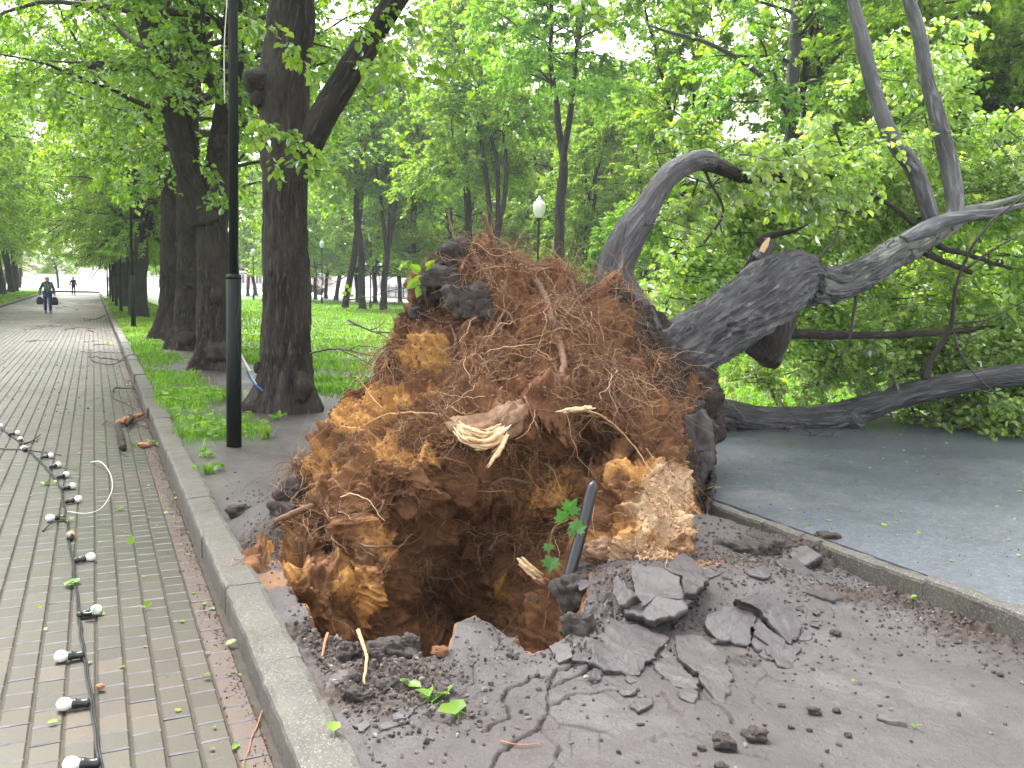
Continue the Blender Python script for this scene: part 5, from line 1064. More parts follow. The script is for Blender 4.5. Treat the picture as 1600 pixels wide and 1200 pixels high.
# ================================================================= PEOPLE
def skin_body(name, bones, rad, mat, parent=None, sub=2, root=0):
    me = bpy.data.meshes.new(name); keys = list(bones[0].keys()); ix = {k: i for i, k in enumerate(keys)}
    me.from_pydata([bones[0][k] for k in keys], [(ix[a], ix[b_]) for a, b_ in bones[1]], []); o = bpy.data.objects.new(name, me); COL.objects.link(o)
    md = o.modifiers.new('skin', 'SKIN')
    for i, k in enumerate(keys): r = rad[k]; me.skin_vertices[0].data[i].radius = (r, r) if not isinstance(r, tuple) else r
    me.skin_vertices[0].data[root].use_root = True; md.use_smooth_shade = True
    ss = o.modifiers.new('sub', 'SUBSURF'); ss.levels = sub; ss.render_levels = sub; me.materials.append(mat); o.parent = parent; return o
def man(loc, rz, label, cat_, shirt, trousers, skin, bald, bags):
    e = empty('person', loc, rz); tag(e, label, 'person')
    J = dict(pel=(0, 0, .95), sp=(0, .0, 1.15), ch=(0, -.02, 1.38), nk=(0, -.03, 1.52), hd=(0, -.06, 1.63), tp=(0, -.05, 1.73), sl=(.165, -.02, 1.43), el=(.25, .03, 1.16), wl=(.29, -.04, .9), hl=(.3, -.06, .82), sr=(-.165, -.02, 1.43), er=(-.3, .04, 1.16), wr=(-.33, -.02, .9), hr=(-.33, -.03, .82),
        pl=(.1, 0, .92), kl=(.11, -.14, .52), al=(.1, -.06, .1), tl=(.11, -.2, .04), pr=(-.1, 0, .92), kr=(-.11, -.02, .52), ar=(-.12, .14, .14), tr=(-.12, .02, .05))
    E_ = [('pel', 'sp'), ('sp', 'ch'), ('ch', 'nk'), ('nk', 'hd'), ('hd', 'tp'), ('ch', 'sl'), ('sl', 'el'), ('el', 'wl'), ('wl', 'hl'), ('ch', 'sr'), ('sr', 'er'), ('er', 'wr'), ('wr', 'hr'), ('pel', 'pl'), ('pl', 'kl'), ('kl', 'al'), ('al', 'tl'), ('pel', 'pr'), ('pr', 'kr'), ('kr', 'ar'), ('ar', 'tr')]
    R = dict(pel=.15, sp=.15, ch=.15, nk=.06, hd=.095, tp=.07, sl=.062, el=.043, wl=.032, hl=.035, sr=.062, er=.043, wr=.032, hr=.035, pl=.09, kl=.06, al=.042, tl=.035, pr=.09, kr=.06, ar=.042, tr=.035)
    skin_body('body', (J, E_), R, skin, e)
    def sub_(keys, edges, grow, mat, name, over={}):
        JJ = {k: over.get(k, J[k]) for k in keys}; skin_body(name, (JJ, edges), {k: R[k] + grow for k in keys}, mat, e)
    sub_(['pel', 'sp', 'ch', 'nk', 'sl', 'el', 'sr', 'er', 'wl', 'wr'], [('pel', 'sp'), ('sp', 'ch'), ('ch', 'nk'), ('ch', 'sl'), ('sl', 'el'), ('el', 'wl'), ('ch', 'sr'), ('sr', 'er'), ('er', 'wr')], .028, shirt, 'shirt', dict(nk=(0, -.02, 1.47)))
    sub_(['pel', 'pl', 'kl', 'al', 'pr', 'kr', 'ar'], [('pel', 'pl'), ('pl', 'kl'), ('kl', 'al'), ('pel', 'pr'), ('pr', 'kr'), ('kr', 'ar')], .028, trousers, 'trousers', dict(al=(.1, -.06, .075), ar=(-.12, .13, .11)))
    for s, a, t in (('l', 'al', 'tl'), ('r', 'ar', 'tr')):
        skin_body('shoe', ({'a': (J[a][0], J[a][1] + .03, J[a][2] - .05), 'b': (J[t][0], J[t][1], J[t][2])}, [('a', 'b')]), {'a': .068, 'b': .062}, M['black_plastic'], e, 1)
    g = Geo(); clod_geo(g, (0, -.155, 1.62), .018, 3, 10); g.build('nose', skin, e)
    for s in (-1, 1): g = Geo(); clod_geo(g, (s * .098, -.05, 1.63), .026, 4, 10, (.4, .8, 1.2)); g.build('ear', skin, e)
    g = Geo()
    if bald:
        for s in (-1, 1): clod_geo(g, (s * .07, .0, 1.64), .045, 5, 12, (.6, 1.1, .8))
        clod_geo(g, (0, .04, 1.63), .06, 6, 12, (1.1, .5, .7)); g.build('hair', simple('grey_hair', (.5, .48, .45), .8), e)
    else: clod_geo(g, (0, -.02, 1.71), .1, 6, 16, (.95, 1.0, .7)); g.build('hair', simple('dark_hair', (.03, .025, .02), .8), e)
    return e
skinm = simple('skin', (.55, .3, .22), .55, var=.05)
m, nt, b = new_mat('patterned_shirt'); v = coords(nt); vo = N(nt, 'ShaderNodeTexVoronoi'); vo.inputs['Scale'].default_value = 16; nt.links.new(v, vo.inputs['Vector'])
nt.links.new(ramp(nt, vo.outputs['Distance'], [(.25, (.5, .58, .5)), (.4, (.05, .07, .07))]), b.inputs['Base Color']); b.inputs['Roughness'].default_value = .8
mp = W(46.2, -1.95, ZP + .005)
man(mp, RZ - .05, 'elderly bald man in patterned shirt and blue jeans walking towards the viewer with two bags', 'person', m, simple('blue_jeans', (.02, .05, .16), .8), skinm, True, True)
fm_ = W(97, -1.8, ZP + .005)
man(fm_, RZ, 'distant figure in dark clothes standing at the far end of the paved path', 'person', simple('dark_coat', (.02, .02, .025), .8), simple('dark_trousers', (.02, .02, .03), .8), skinm, False, False)
def bag(loc, s, lab):
    e = empty('shopping_bag', loc, RZ); g = Geo(); n = 20; V = []
    for z, wx, wy in ((-.42, .10, .05), (-.40, .13, .08), (-.25, .15, .09), (-.12, .12, .06), (-.04, .06, .03)):
        for t in np.arange(n) / n * 2 * np.pi: V.append((math.copysign(abs(math.cos(t)) ** .6, math.cos(t)) * wx, math.copysign(abs(math.sin(t)) ** .6, math.sin(t)) * wy, z))
    V = np.array(V); V += .008 * np.column_stack([vn(V * 20, 1), vn(V * 20, 2), vn(V * 20, 3)]); V = np.vstack([V, [[0, 0, -.42]]]); i = np.arange(4)[:, None] * n; j = np.arange(n)[None]; k = np.arange(n)
    g.add(V, [np.stack([i + j, i + (j + 1) % n, i + n + (j + 1) % n, i + n + j], -1).reshape(-1, 4), np.stack([(k + 1) % n, k, np.full(n, 5 * n)], -1)]); g.build('bag_body', simple('dark_bag', (.012, .012, .014), .5), e)
    g = Geo(); a = np.linspace(0, np.pi, 10); tube(g, np.stack([.055 * np.cos(a), a * 0, -.05 + .07 * np.sin(a)], 1), .006, 5); g.build('handle', M['black_plastic'], e); e.scale = (s,) * 3; return tag(e, lab, 'bag')
def off(v): c, s = math.cos(RZ - .05), math.sin(RZ - .05); return mp + np.array([v[0] * c - v[1] * s, v[0] * s + v[1] * c, v[2]])
bag(off((.3, -.06, .82)), 1.0, 'plump black bag hanging from the walking man\'s left hand'); bag(off((-.33, -.03, .82)), .95, 'narrow black bag hanging from the walking man\'s right hand')

# ================================================================= LIGHT STRING AND DEBRIS ON THE PATH
def onp(x, y, z=ZP): return UZ(x, y, z)
LS0 = onp(110, 860); LS = empty('light_string', LS0); tag(LS, 'fallen string of milky bulbs in black sockets lying along the block paving', 'light string')
def loc(v): return np.asarray(v) - LS0
cab = resample([loc(onp(x, y, ZP + .012)) for x, y in [(-60, 640), (-20, 655), (5, 672), (28, 688), (42, 703), (58, 716), (72, 732), (86, 748), (95, 766), (98, 787), (103, 808), (106, 830), (108, 852), (113, 882), (118, 915), (121, 950), (125, 990), (129, 1020), (135, 1060), (141, 1100), (148, 1150), (154, 1200), (160, 1280)]], .02)
cab[:, :2] += .006 * np.column_stack([vn(cab * 9, 1), vn(cab * 9, 2)])
g = Geo(); tube(g, cab, .0055, 8); tube(g, cab + np.array([.009, 0, .002]), .004, 6); g.build('cable', M['black_plastic'], LS)
BL = [(-2, 664, 5, 667, 0), (13, 679, 23, 677, 0), (32, 689, 33, 679, 0), (40, 703, 35, 698, 0), (64, 715, 78, 712, 0), (78, 730, 91, 726, 0), (90, 746, 102, 742, 0), (97, 764, 111, 760, 0), (102, 784, 116, 781, 0), (101, 808, 81, 809, 0), (108, 842, 117, 822, 1), (116, 876, 138, 871, 0), (121, 962, 150, 953, 0), (131, 1023, 100, 1025, 0), (140, 1098, 104, 1100, 0), (156, 1192, 112, 1194, 0)]
for k, (sx, sy, bx_, by, o_) in enumerate(BL):
    a = loc(onp(sx, sy, ZP + .02)); c = loc(onp(bx_, by, ZP + .026)); d = c - a; d /= np.linalg.norm(d); L = max(np.linalg.norm(c - a), .045); c = a + d * min(L, .09)
    so = .062; g = Geo(); tube(g, [a, a + d * .012, a + d * .016, a + d * .045, a + d * .048, a + d * so], [.015, .019, .016, .0175, .021, .021], 18); s_ = g.build('socket', M['black_plastic'], LS)
    g = Geo(); tt_ = np.linspace(0, 1, 12); prof = np.interp(tt_, [0, .15, .3, .55, .8, .93, 1], [.014, .017, .024, .0275, .023, .014, .002]); tube(g, [a + d * (so - .002 + .062 * t_) for t_ in tt_], prof, 20)
    b_ = g.build('bulb', M['bulb_orange'] if o_ else M['bulb'], s_)
    if o_: b_['label'] = 'orange tinted bulb'
def thin(name, pts, r, mat, label, cat_, sides=8, wob=.006, twigs=()):
    P = resample(np.array(pts), .02); P = P + wob * np.column_stack([vn(P * 12 + 3, 1), vn(P * 12 + 7, 2), vn(P * 12, 3) * .4]); rr = np.linspace(r, r * .5, len(P)); o0 = P[0].copy()
    g = Geo(); tube(g, P - o0, rr, sides, disp=lambda bc, R: R * .25 * vn(bc * 90, 4))
    for t in twigs: Q = resample(np.array(t), .02); Q = Q + wob * np.column_stack([vn(Q * 12 + 3, 1), vn(Q * 12 + 7, 2), vn(Q * 12, 3) * .4]); tube(g, Q - o0, np.linspace(r * .6, r * .25, len(Q)), 6)
    o = g.build(name, mat); o.location = Vector(o0); return tag(o, label, cat_)
thin('wire', [onp(142, 722, ZP + .01), onp(158, 722, ZP + .05), onp(172, 740, ZP + .06), onp(175, 765, ZP + .06), onp(160, 792, ZP + .05), onp(136, 802, ZP + .03), onp(105, 799, ZP + .015)], .0045, M['wire_white'], 'pale curved wire looping out from the string of bulbs', 'wire', wob=0)
P = lambda x, y, z=.01: onp(x, y, ZP + z)
G0 = lambda x, y, z=0.0: UZ(x, y, z)
STK = [([P(-40, 698), P(0, 701), P(50, 704), P(95, 711)], .009, 'brown stick crossing the string of bulbs at the left edge', [[P(40, 703), P(52, 696, .03)]]), ([P(30, 694), P(48, 690, .02), P(63, 679, .03)], .011, 'short thick dark twig lying beside the leftmost bulbs', [[P(50, 689), P(60, 690)]]),
    ([P(68, 829), P(80, 818, .02), P(95, 812)], .006, 'tiny black twig under the bulb beside the wire end', []), ([P(90, 727), P(105, 732), P(120, 735)], .004, 'thin twig poking from the bulbs towards the wire loop', [[P(100, 730), P(108, 724)]]),
    ([P(141, 546, .05), P(143, 562, .03), P(160, 568), P(178, 569, .04), P(195, 558, .15), P(210, 554, .17), P(232, 560, .16)], .014, 'crooked dark branch lying across the kerb left of the burled trunk', [[P(178, 569, .02), P(196, 562, .12), P(202, 565, .15)]]),
    ([P(130, 498), P(148, 499), P(165, 492, .03), P(182, 491, .1), P(196, 492, .15)], .02, 'long dark branch across the path edge near the row of poles', []), ([P(39, 534), P(54, 533), P(55, 530, .05)], .012, 'small forked twig alone in the middle of the path', []),
    ([P(176, 612, .02), P(182, 606, .05), P(210, 608, .03)], .016, 'dark bent branch beside the kerb above the broken log', [[P(176, 612, .02), P(178, 622, .02), P(196, 630, .01), P(212, 640)]]), ([P(100, 515), P(125, 512), P(150, 514)], .012, 'thin stick across the path just ahead of the walking man', []), ([P(146, 539), P(162, 538), P(176, 540)], .01, 'thin twig near the small patch of leaves by the kerb', [])]
for pts, r, lab, tw in STK: thin('stick', pts, r, M['twig'], lab, 'stick', twigs=tw)
for k in range(38):   # scattered wind-blown twigs further up
    p = 20 + 50 * rs.random() ** 1.2; q = rs.uniform(-4.4, .4); a = rs.uniform(0, 3.14); L = rs.uniform(.2, .7); c = W(p, q, ZP + .012); d = np.array([math.cos(a), math.sin(a), 0]) * L
    o = thin('stick', [c - d, c, c + d], rs.uniform(.008, .014), M['twig'], 'small dark twig lying on the paving around the walking man', 'stick', 5, .07); o['group'] = 'twigs strewn on the far paving'
# broken log with torn orange wood
lg = empty('broken_log', P(190, 690)); lo_ = P(190, 690); tag(lg, 'snapped dark log with torn orange wood lying by the kerb', 'log')
g = Geo(); C = resample([np.append(P(x, y, z) - lo_, r) for x, y, z, r in [(184, 664, .05, .032), (188, 680, .04, .038), (192, 700, .035, .037)]], .01); tube(g, C[:, :3], C[:, 3], 28, disp=bark_disp(.004, 3, 40)); g.build('log', M['bark_dark'], lg)
g = Geo(); C = resample([np.append(P(x, y, z) - lo_, r) for x, y, z, r in [(182, 662, .05, .022), (196, 657, .05, .03), (214, 650, .05, .024), (226, 646, .04, .012)]], .01); tube(g, C[:, :3], C[:, 3], 20, disp=lambda bc, R: R * .7 * fbm(bc * 45, 3, 5)); g.build('torn_wood', M['wood_orange'], lg)
g = Geo(); C = resample([np.append(P(x, y, z) - lo_, r) for x, y, z, r in [(198, 664, .06, .02), (206, 652, .07, .022), (202, 648, .07, .012)]], .01); tube(g, C[:, :3], C[:, 3], 16, disp=lambda bc, R: R * .4 * fbm(bc * 45, 3, 6)); g.build('bark_flap', M['bark_dark'], lg)
for t in ([(160, 664, .02), (168, 658, .04), (182, 668, .05)], [(206, 660, .03), (218, 664, .03), (228, 668, .02)], [(184, 702, .02), (192, 708, .02), (200, 714, .0)]): Q = resample([P(*x) - lo_ for x in t], .02); g = Geo(); tube(g, Q, .006, 6); g.build('twig', M['twig'], lg)
g = Geo(); clod_geo(g, (0, 0, .02), .05, 12, 24, (1.3, 1, .5)); o = g.build('bark_piece', M['wood_orange']); o.location = Vector(P(226, 698)); tag(o, 'rotten reddish piece of wood beside a green leaf at the kerb foot', 'wood piece')
g = Geo(); clod_geo(g, (0, 0, .012), .014, 15, 20); o = g.build('pebble', simple('brick_red', (.3, .13, .06), .8, bmp=.5)); o.location = Vector(P(157, 1077)); tag(o, 'small round brown lump beside the bulbs on the paving', 'pebble')

# --- fallen leaves: single leaves lie as things, crumbs of green as litter
def leaf_pile(name, c, n, size, spread, seed, mat, label, cat_='leaf', grp=None, flat=.35, upz=.012):
    rng = np.random.default_rng(seed); pos = rng.normal(0, spread, (n, 3)); pos[:, 2] = upz + np.abs(rng.normal(0, .006, n)); tip = rng.normal(0, 1, (n, 3)); tip[:, 2] = rng.uniform(-.1, .35, n); nor = np.array([[0, 0, 1.0]]) + rng.normal(0, flat, (n, 3))
    V, F_ = leaf_mesh_arrays(pos, tip, nor, size * rng.uniform(.8, 1.2, n), .12); V[:, 2] = np.maximum(V[:, 2], .003); g = Geo(); g.add(V, F_)
    for k in range(n): tube(g, [pos[k], pos[k] - tip[k] / np.linalg.norm(tip[k]) * size * .5 * np.array([1, 1, 0]) - [0, 0, pos[k][2] - .004]], .0012, 4, cap=False)
    o = g.build(name, M[mat]); o.location = Vector(c); return tag(o, label, cat_, grp)
LV = [((118, 912), 5, .055, .022, 'crumpled bright green leaf cluster on the light string cable', 'p'), ((143, 960), 2, .085, .008, 'dark green leaf lying over a bulb of the string', 'p'), ((230, 951), 2, .035, .01, 'small pale green sprig on the paving right of the string', 'p'), ((353, 1012), 1, .055, .0, 'single bright green leaf on the paving near the kerb', 'p'),
    ((318, 1061), 1, .03, 0, 'small green leaf scrap near the lower kerb', 'p'), ((91, 1130), 1, .03, 0, 'small green leaf below the lowest bulbs', 'p'), ((83, 757), 2, .05, .012, 'two pale leaves touching the string beside the sockets', 'p'), ((67, 759), 2, .04, .01, 'pale green leaf scrap left of the string', 'p'), ((31, 688), 2, .05, .01, 'small green leaf between the leftmost bulbs', 'p'), ((40, 702), 2, .05, .01, 'green leaf on the stick crossing the bulbs', 'p'), ((108, 815), 3, .045, .01, 'green leaves beside the orange bulb', 'p'),
    ((240, 694), 2, .11, .015, 'large green leaf leaning on the kerb by the rotten wood', 'p'), ((218, 698), 2, .08, .015, 'yellow green leaf next to the rotten wood piece', 'p'), ((204, 602), 2, .09, .015, 'bright leaf standing by the kerb above the broken log', 'p'), ((183, 799), 1, .07, 0, 'pale slim leaf on the paving right of the wire loop', 'p'), ((164, 691), 1, .04, 0, 'tiny pale leaf left of the log on the paving', 'p'), ((204, 855), 1, .06, 0, 'pale leaf in the middle of the paving left of the kerb', 'p'), ((55, 582), 4, .08, .05, 'patch of pale torn leaves in mid path', 'p'), ((110, 515), 4, .1, .07, 'patch of yellow green leaves beyond the crooked branch', 'p'), ((172, 537), 5, .09, .08, 'leaf patch against the kerb near the first thin pole', 'p'),
    ((640, 1065), 2, .055, .012, 'pale upturned leaf beside the crumbled asphalt', 's'), ((670, 1092), 3, .075, .018, 'bright leaves on a twig lying on the crusted soil', 's'), ((690, 1079), 2, .06, .012, 'upper leaf of the twig lying on the crusted soil', 's'), ((714, 1112), 2, .07, .01, 'folded green leaf right of the leafy twig on the soil', 's'), ((521, 1150), 1, .055, 0, 'dark green leaf lying on top of the kerb', 'k'),
    ((1425, 938), 4, .03, .009, 'tiny green seedling by the asphalt kerb', 's'), ((1255, 846), 4, .03, .009, 'small green sprig on the dark crumbled mound', 's'), ((1425, 1123), 2, .025, .012, 'little green leaf next to the thin dark flake', 's'), ((1335, 1055), 1, .025, 0, 'tiny green shoot between clods on the pale soil', 's')]
for k, ((x, y), n, s, sp, lab, w) in enumerate(LV):
    c = onp(x, y) if w == 'p' else (UZ(x, y, .025) if w == 'k' else UZ(x, y, 0)); 
    if w == 's': c[2] = ground_z(c[None])[0]
    n = 3 if k == 18 else n; leaf_pile('fallen_leaf' if n == 1 else 'leaf_cluster', c, n, s, sp, 400 + k, 'leaf_near' if k != 1 else 'leaf_maple', lab)
def scatter_leaves(name, pts, size, seed, mat='leaf_near'):
    rng = np.random.default_rng(seed); n = len(pts); tip = rng.normal(0, 1, (n, 3)); tip[:, 2] *= .15; nor = np.array([[0, 0, 1.0]]) + rng.normal(0, .3, (n, 3)); pts = pts.copy(); pts[:, 2] += .008
    V, F_ = leaf_mesh_arrays(pts, tip, nor, size * rng.uniform(.4, 1.2, n), .1); g = Geo(); g.add(V, F_); return tag(g.build(name, M[mat]), kind='stuff')
rng = np.random.default_rng(3)
n = 1100; p = 2 + 70 * rng.random(n) ** .9; q = np.where(rng.random(n) < .5, .55 - np.abs(rng.normal(0, .25, n)), rng.uniform(-4.5, .5, n)); scatter_leaves('leaf_litter', np.column_stack([p[:, None] * DV[:2] + q[:, None] * NV[:2], np.full(n, ZP)]), .03, 1)
n = 260; xyl = np.column_stack([rng.uniform(1.8, 8, n), rng.uniform(4.5, 10.6, n)]); pl_, ql_ = PQ(xyl); xyl = xyl[ql_ > 4.15]; scatter_leaves('asphalt_leaf_litter', np.column_stack([xyl, np.full(len(xyl), .1)]), .035, 2)
# big-leaved weeds in the near grass, tufts by the pole and kerb
def tuft(name, c, n, h, w, seed, label, leafy=0, cat_='plant'):
    rng = np.random.default_rng(seed); g = Geo(); az = rng.uniform(0, 6.28, n); t_ = rng.uniform(.15, 1.0, n); hh = h * rng.uniform(.6, 1.1, n); B = rng.normal(0, .018, (n, 3)); B[:, 2] = -.01
    d = np.column_stack([np.cos(az), np.sin(az), az * 0]); s = np.column_stack([-np.sin(az), np.cos(az), az * 0]); V = []
    for f, ww in ((0, .6), (.4, 1), (.75, .7), (1, .02)):
        c_ = B + d * (hh * t_ * f ** 1.6)[:, None] + np.array([0, 0, 1.0]) * (hh * (f - .35 * t_ * f * f))[:, None]; V += [c_ - s * w * ww, c_ + s * w * ww]
    V = np.stack(V, 1).reshape(-1, 3); b0 = (np.arange(n) * 8)[:, None]; g.add(V, np.concatenate([b0 + np.array([[k, k + 1, k + 3, k + 2]]) for k in (0, 2, 4)]))
    if leafy:
        pos = rng.normal(0, .06, (leafy, 3)); pos[:, 2] = rng.uniform(.02, h * .7, leafy); tip = rng.normal(0, 1, (leafy, 3)); tip[:, 2] *= .3; V, F_ = leaf_mesh_arrays(pos, tip, np.array([[0, 0, 1.]]) + rng.normal(0, .5, (leafy, 3)), .07 * rng.uniform(.6, 1.2, leafy)); g.add(V, F_)
    o = g.build(name, M['grass'], smooth=False); o.location = Vector(c); return tag(o, label, cat_)
def gz_at(x, y): c = UZ(x, y); c[2] = ground_z(c[None])[0]; return c
tuft('grass_tuft', gz_at(416, 682), 60, .2, .004, 1, 'spiky grass tuft right of the pole foot at the big trunk', 3)
tuft('grass_tuft', gz_at(328, 735), 46, .12, .005, 2, 'low bright weed tuft on bare soil beside the kerb', 10)
tuft('grass_tuft', gz_at(388, 672), 22, .1, .005, 3, 'small weed clump touching the pole foot', 8)
tuft('weed', gz_at(318, 712), 8, .1, .004, 4, 'pale broad leaved weed just behind the low tuft by the kerb', 8)
tuft('weed', gz_at(432, 655), 20, .12, .004, 5, 'weed at the base of the big dark trunk', 9); tuft('weed', gz_at(1558, 975), 6, .12, .003, 6, 'single tall grass blade by the asphalt kerb', 1)
rngw = np.random.default_rng(12); n = 900; p = rngw.uniform(8.6, 13.4, n); q = rngw.uniform(.8, 2.4, n); xy = p[:, None] * DV[:2] + q[:, None] * NV[:2]; xy = xy[rngw.random(n) < grass_amount(xy) * .9]
pts = np.column_stack([xy, ground_z(xy) + rngw.uniform(.03, .11, len(xy))]); scatter_leaves('ground_cover', pts, .08, 5, 'leaf_mid')

# ================================================================= BROKEN GROUND
m, nt, b = new_mat('broken_asphalt'); v = coords(nt); n_a = noise(nt, 5, 6, .65, v); n_f = noise(nt, 70, 5, .75, v)
c = ramp(nt, n_a, [(.3, (.038, .031, .033)), (.7, (.075, .065, .07))]); c = mix(nt, c, (.3, .28, .28), ramp(nt, n_f, [(.66, (0, 0, 0)), (.78, (.5, .5, .5))])); c = mix(nt, c, (.03, .026, .025), ramp(nt, n_f, [(.3, (.6, .6, .6)), (.42, (0, 0, 0))]))
ge = nt.nodes.new('ShaderNodeNewGeometry'); sx = nt.nodes.new('ShaderNodeSeparateXYZ'); nt.links.new(coords(nt, attr='top'), sx.inputs[0])
vw = mix(nt, v, N(nt, 'ShaderNodeTexNoise', Scale=7.0).outputs['Color'], .12); vo = N(nt, 'ShaderNodeTexVoronoi', feature='DISTANCE_TO_EDGE'); vo.inputs['Scale'].default_value = 6.5; nt.links.new(vw, vo.inputs['Vector'])
ck = ramp(nt, vo.outputs[0], [(.0, (0, 0, 0)), (.022, (1, 1, 1))]); ckm = mix(nt, (1, 1, 1), ck, ramp(nt, noise(nt, 3.1, 2, .5, v), [(.45, (0, 0, 0)), (.55, (1, 1, 1))]))
c = mix(nt, c, (.018, .015, .014), mix(nt, (1, 1, 1), (0, 0, 0), ckm)); c = mix(nt, (.042, .034, .03), c, attr(nt, 'topf')); nt.links.new(c, b.inputs['Base Color']); b.inputs['Roughness'].default_value = .45; bump(nt, b, math_(nt, 'ADD', n_f, noise(nt, 22, 5, .7, v)), .55, .01); M['slab'] = m
def slab(poly, label, th=.05, seed=0, grp=None, cat_='asphalt slab', name='asphalt_slab'):
    "poly: (picture x, y, height of that corner)"
    C = []
    for x, y, z in poly:
        zz = z
        for _ in range(4): zz = ground_z(UZ(x, y, zz)[None], False)[0] + .008 + .12 * z
        C.append(UZ(x, y, zz))
    C = np.array(C); rng = np.random.default_rng(seed + 900); o0 = C.mean(0); C = C - o0; E_ = []
    for a, b_ in zip(C, np.roll(C, -1, 0)):
        k = max(1, int(np.linalg.norm(b_ - a) / .014)); E_ += [a + (b_ - a) * t for t in np.arange(k) / k]
    E_ = np.array(E_); ctr = np.zeros(3); nrm = np.cross(C[1] - C[0], C[2] - C[0]); nrm = np.linalg.svd(C - C.mean(0))[2][2]; nrm *= np.sign(nrm[2]); E_ = E_ - nrm * ((E_ @ nrm) * .9)[:, None]; rd = E_ / (np.linalg.norm(E_, axis=1)[:, None] + 1e-9)
    nz = fbm((E_ + o0) * 16, 4, seed) * .02 + fbm((E_ + o0) * 90, 2, seed) * .005; E_ = E_ + rd * nz[:, None]; n = len(E_); rings = []; top = []
    for f in (.08, .16, .24, .32, .4, .48, .56, .64, .72, .8, .87, .93, .975): r_ = E_ * f; rings.append(r_ + nrm * (fbm((r_ + o0) * 6, 2, 6) * .008 + fbm((r_ + o0) * 30, 3, 7) * .0035)[:, None]); top.append(np.ones(n))
    r_ = E_.copy(); rings.append(r_ - nrm * (.004 + .006 * np.abs(vn((r_ + o0) * 40, 3)))[:, None]); top.append(np.full(n, .6))
    for f, dpt in ((1.0, .35), (.985, .7), (.95, 1.0)): r_ = E_ * f; rings.append(r_ - nrm * th * dpt + rd * (fbm((r_ + o0 - nrm * dpt) * 35, 3, 8) * .010)[:, None]); top.append(np.zeros(n))
    V = np.concatenate(rings); m_ = len(rings); i = np.arange(m_ - 1)[:, None] * n; j = np.arange(n)[None]; V = np.vstack([V, rings[0].mean(0), -nrm * th]); k = np.arange(n)
    tf = np.append(np.concatenate(top), [1, 0]); g = Geo()
    g.add(V, [np.stack([i + j, i + n + j, i + n + (j + 1) % n, i + (j + 1) % n], -1).reshape(-1, 4), np.stack([k, (k + 1) % n, np.full(n, m_ * n)], -1), np.stack([(m_ - 1) * n + (k + 1) % n, (m_ - 1) * n + k, np.full(n, m_ * n + 1)], -1)], topf=tf)
    o = g.build(name, M['slab']); o.location = Vector(o0); return tag(o, label, cat_, grp)
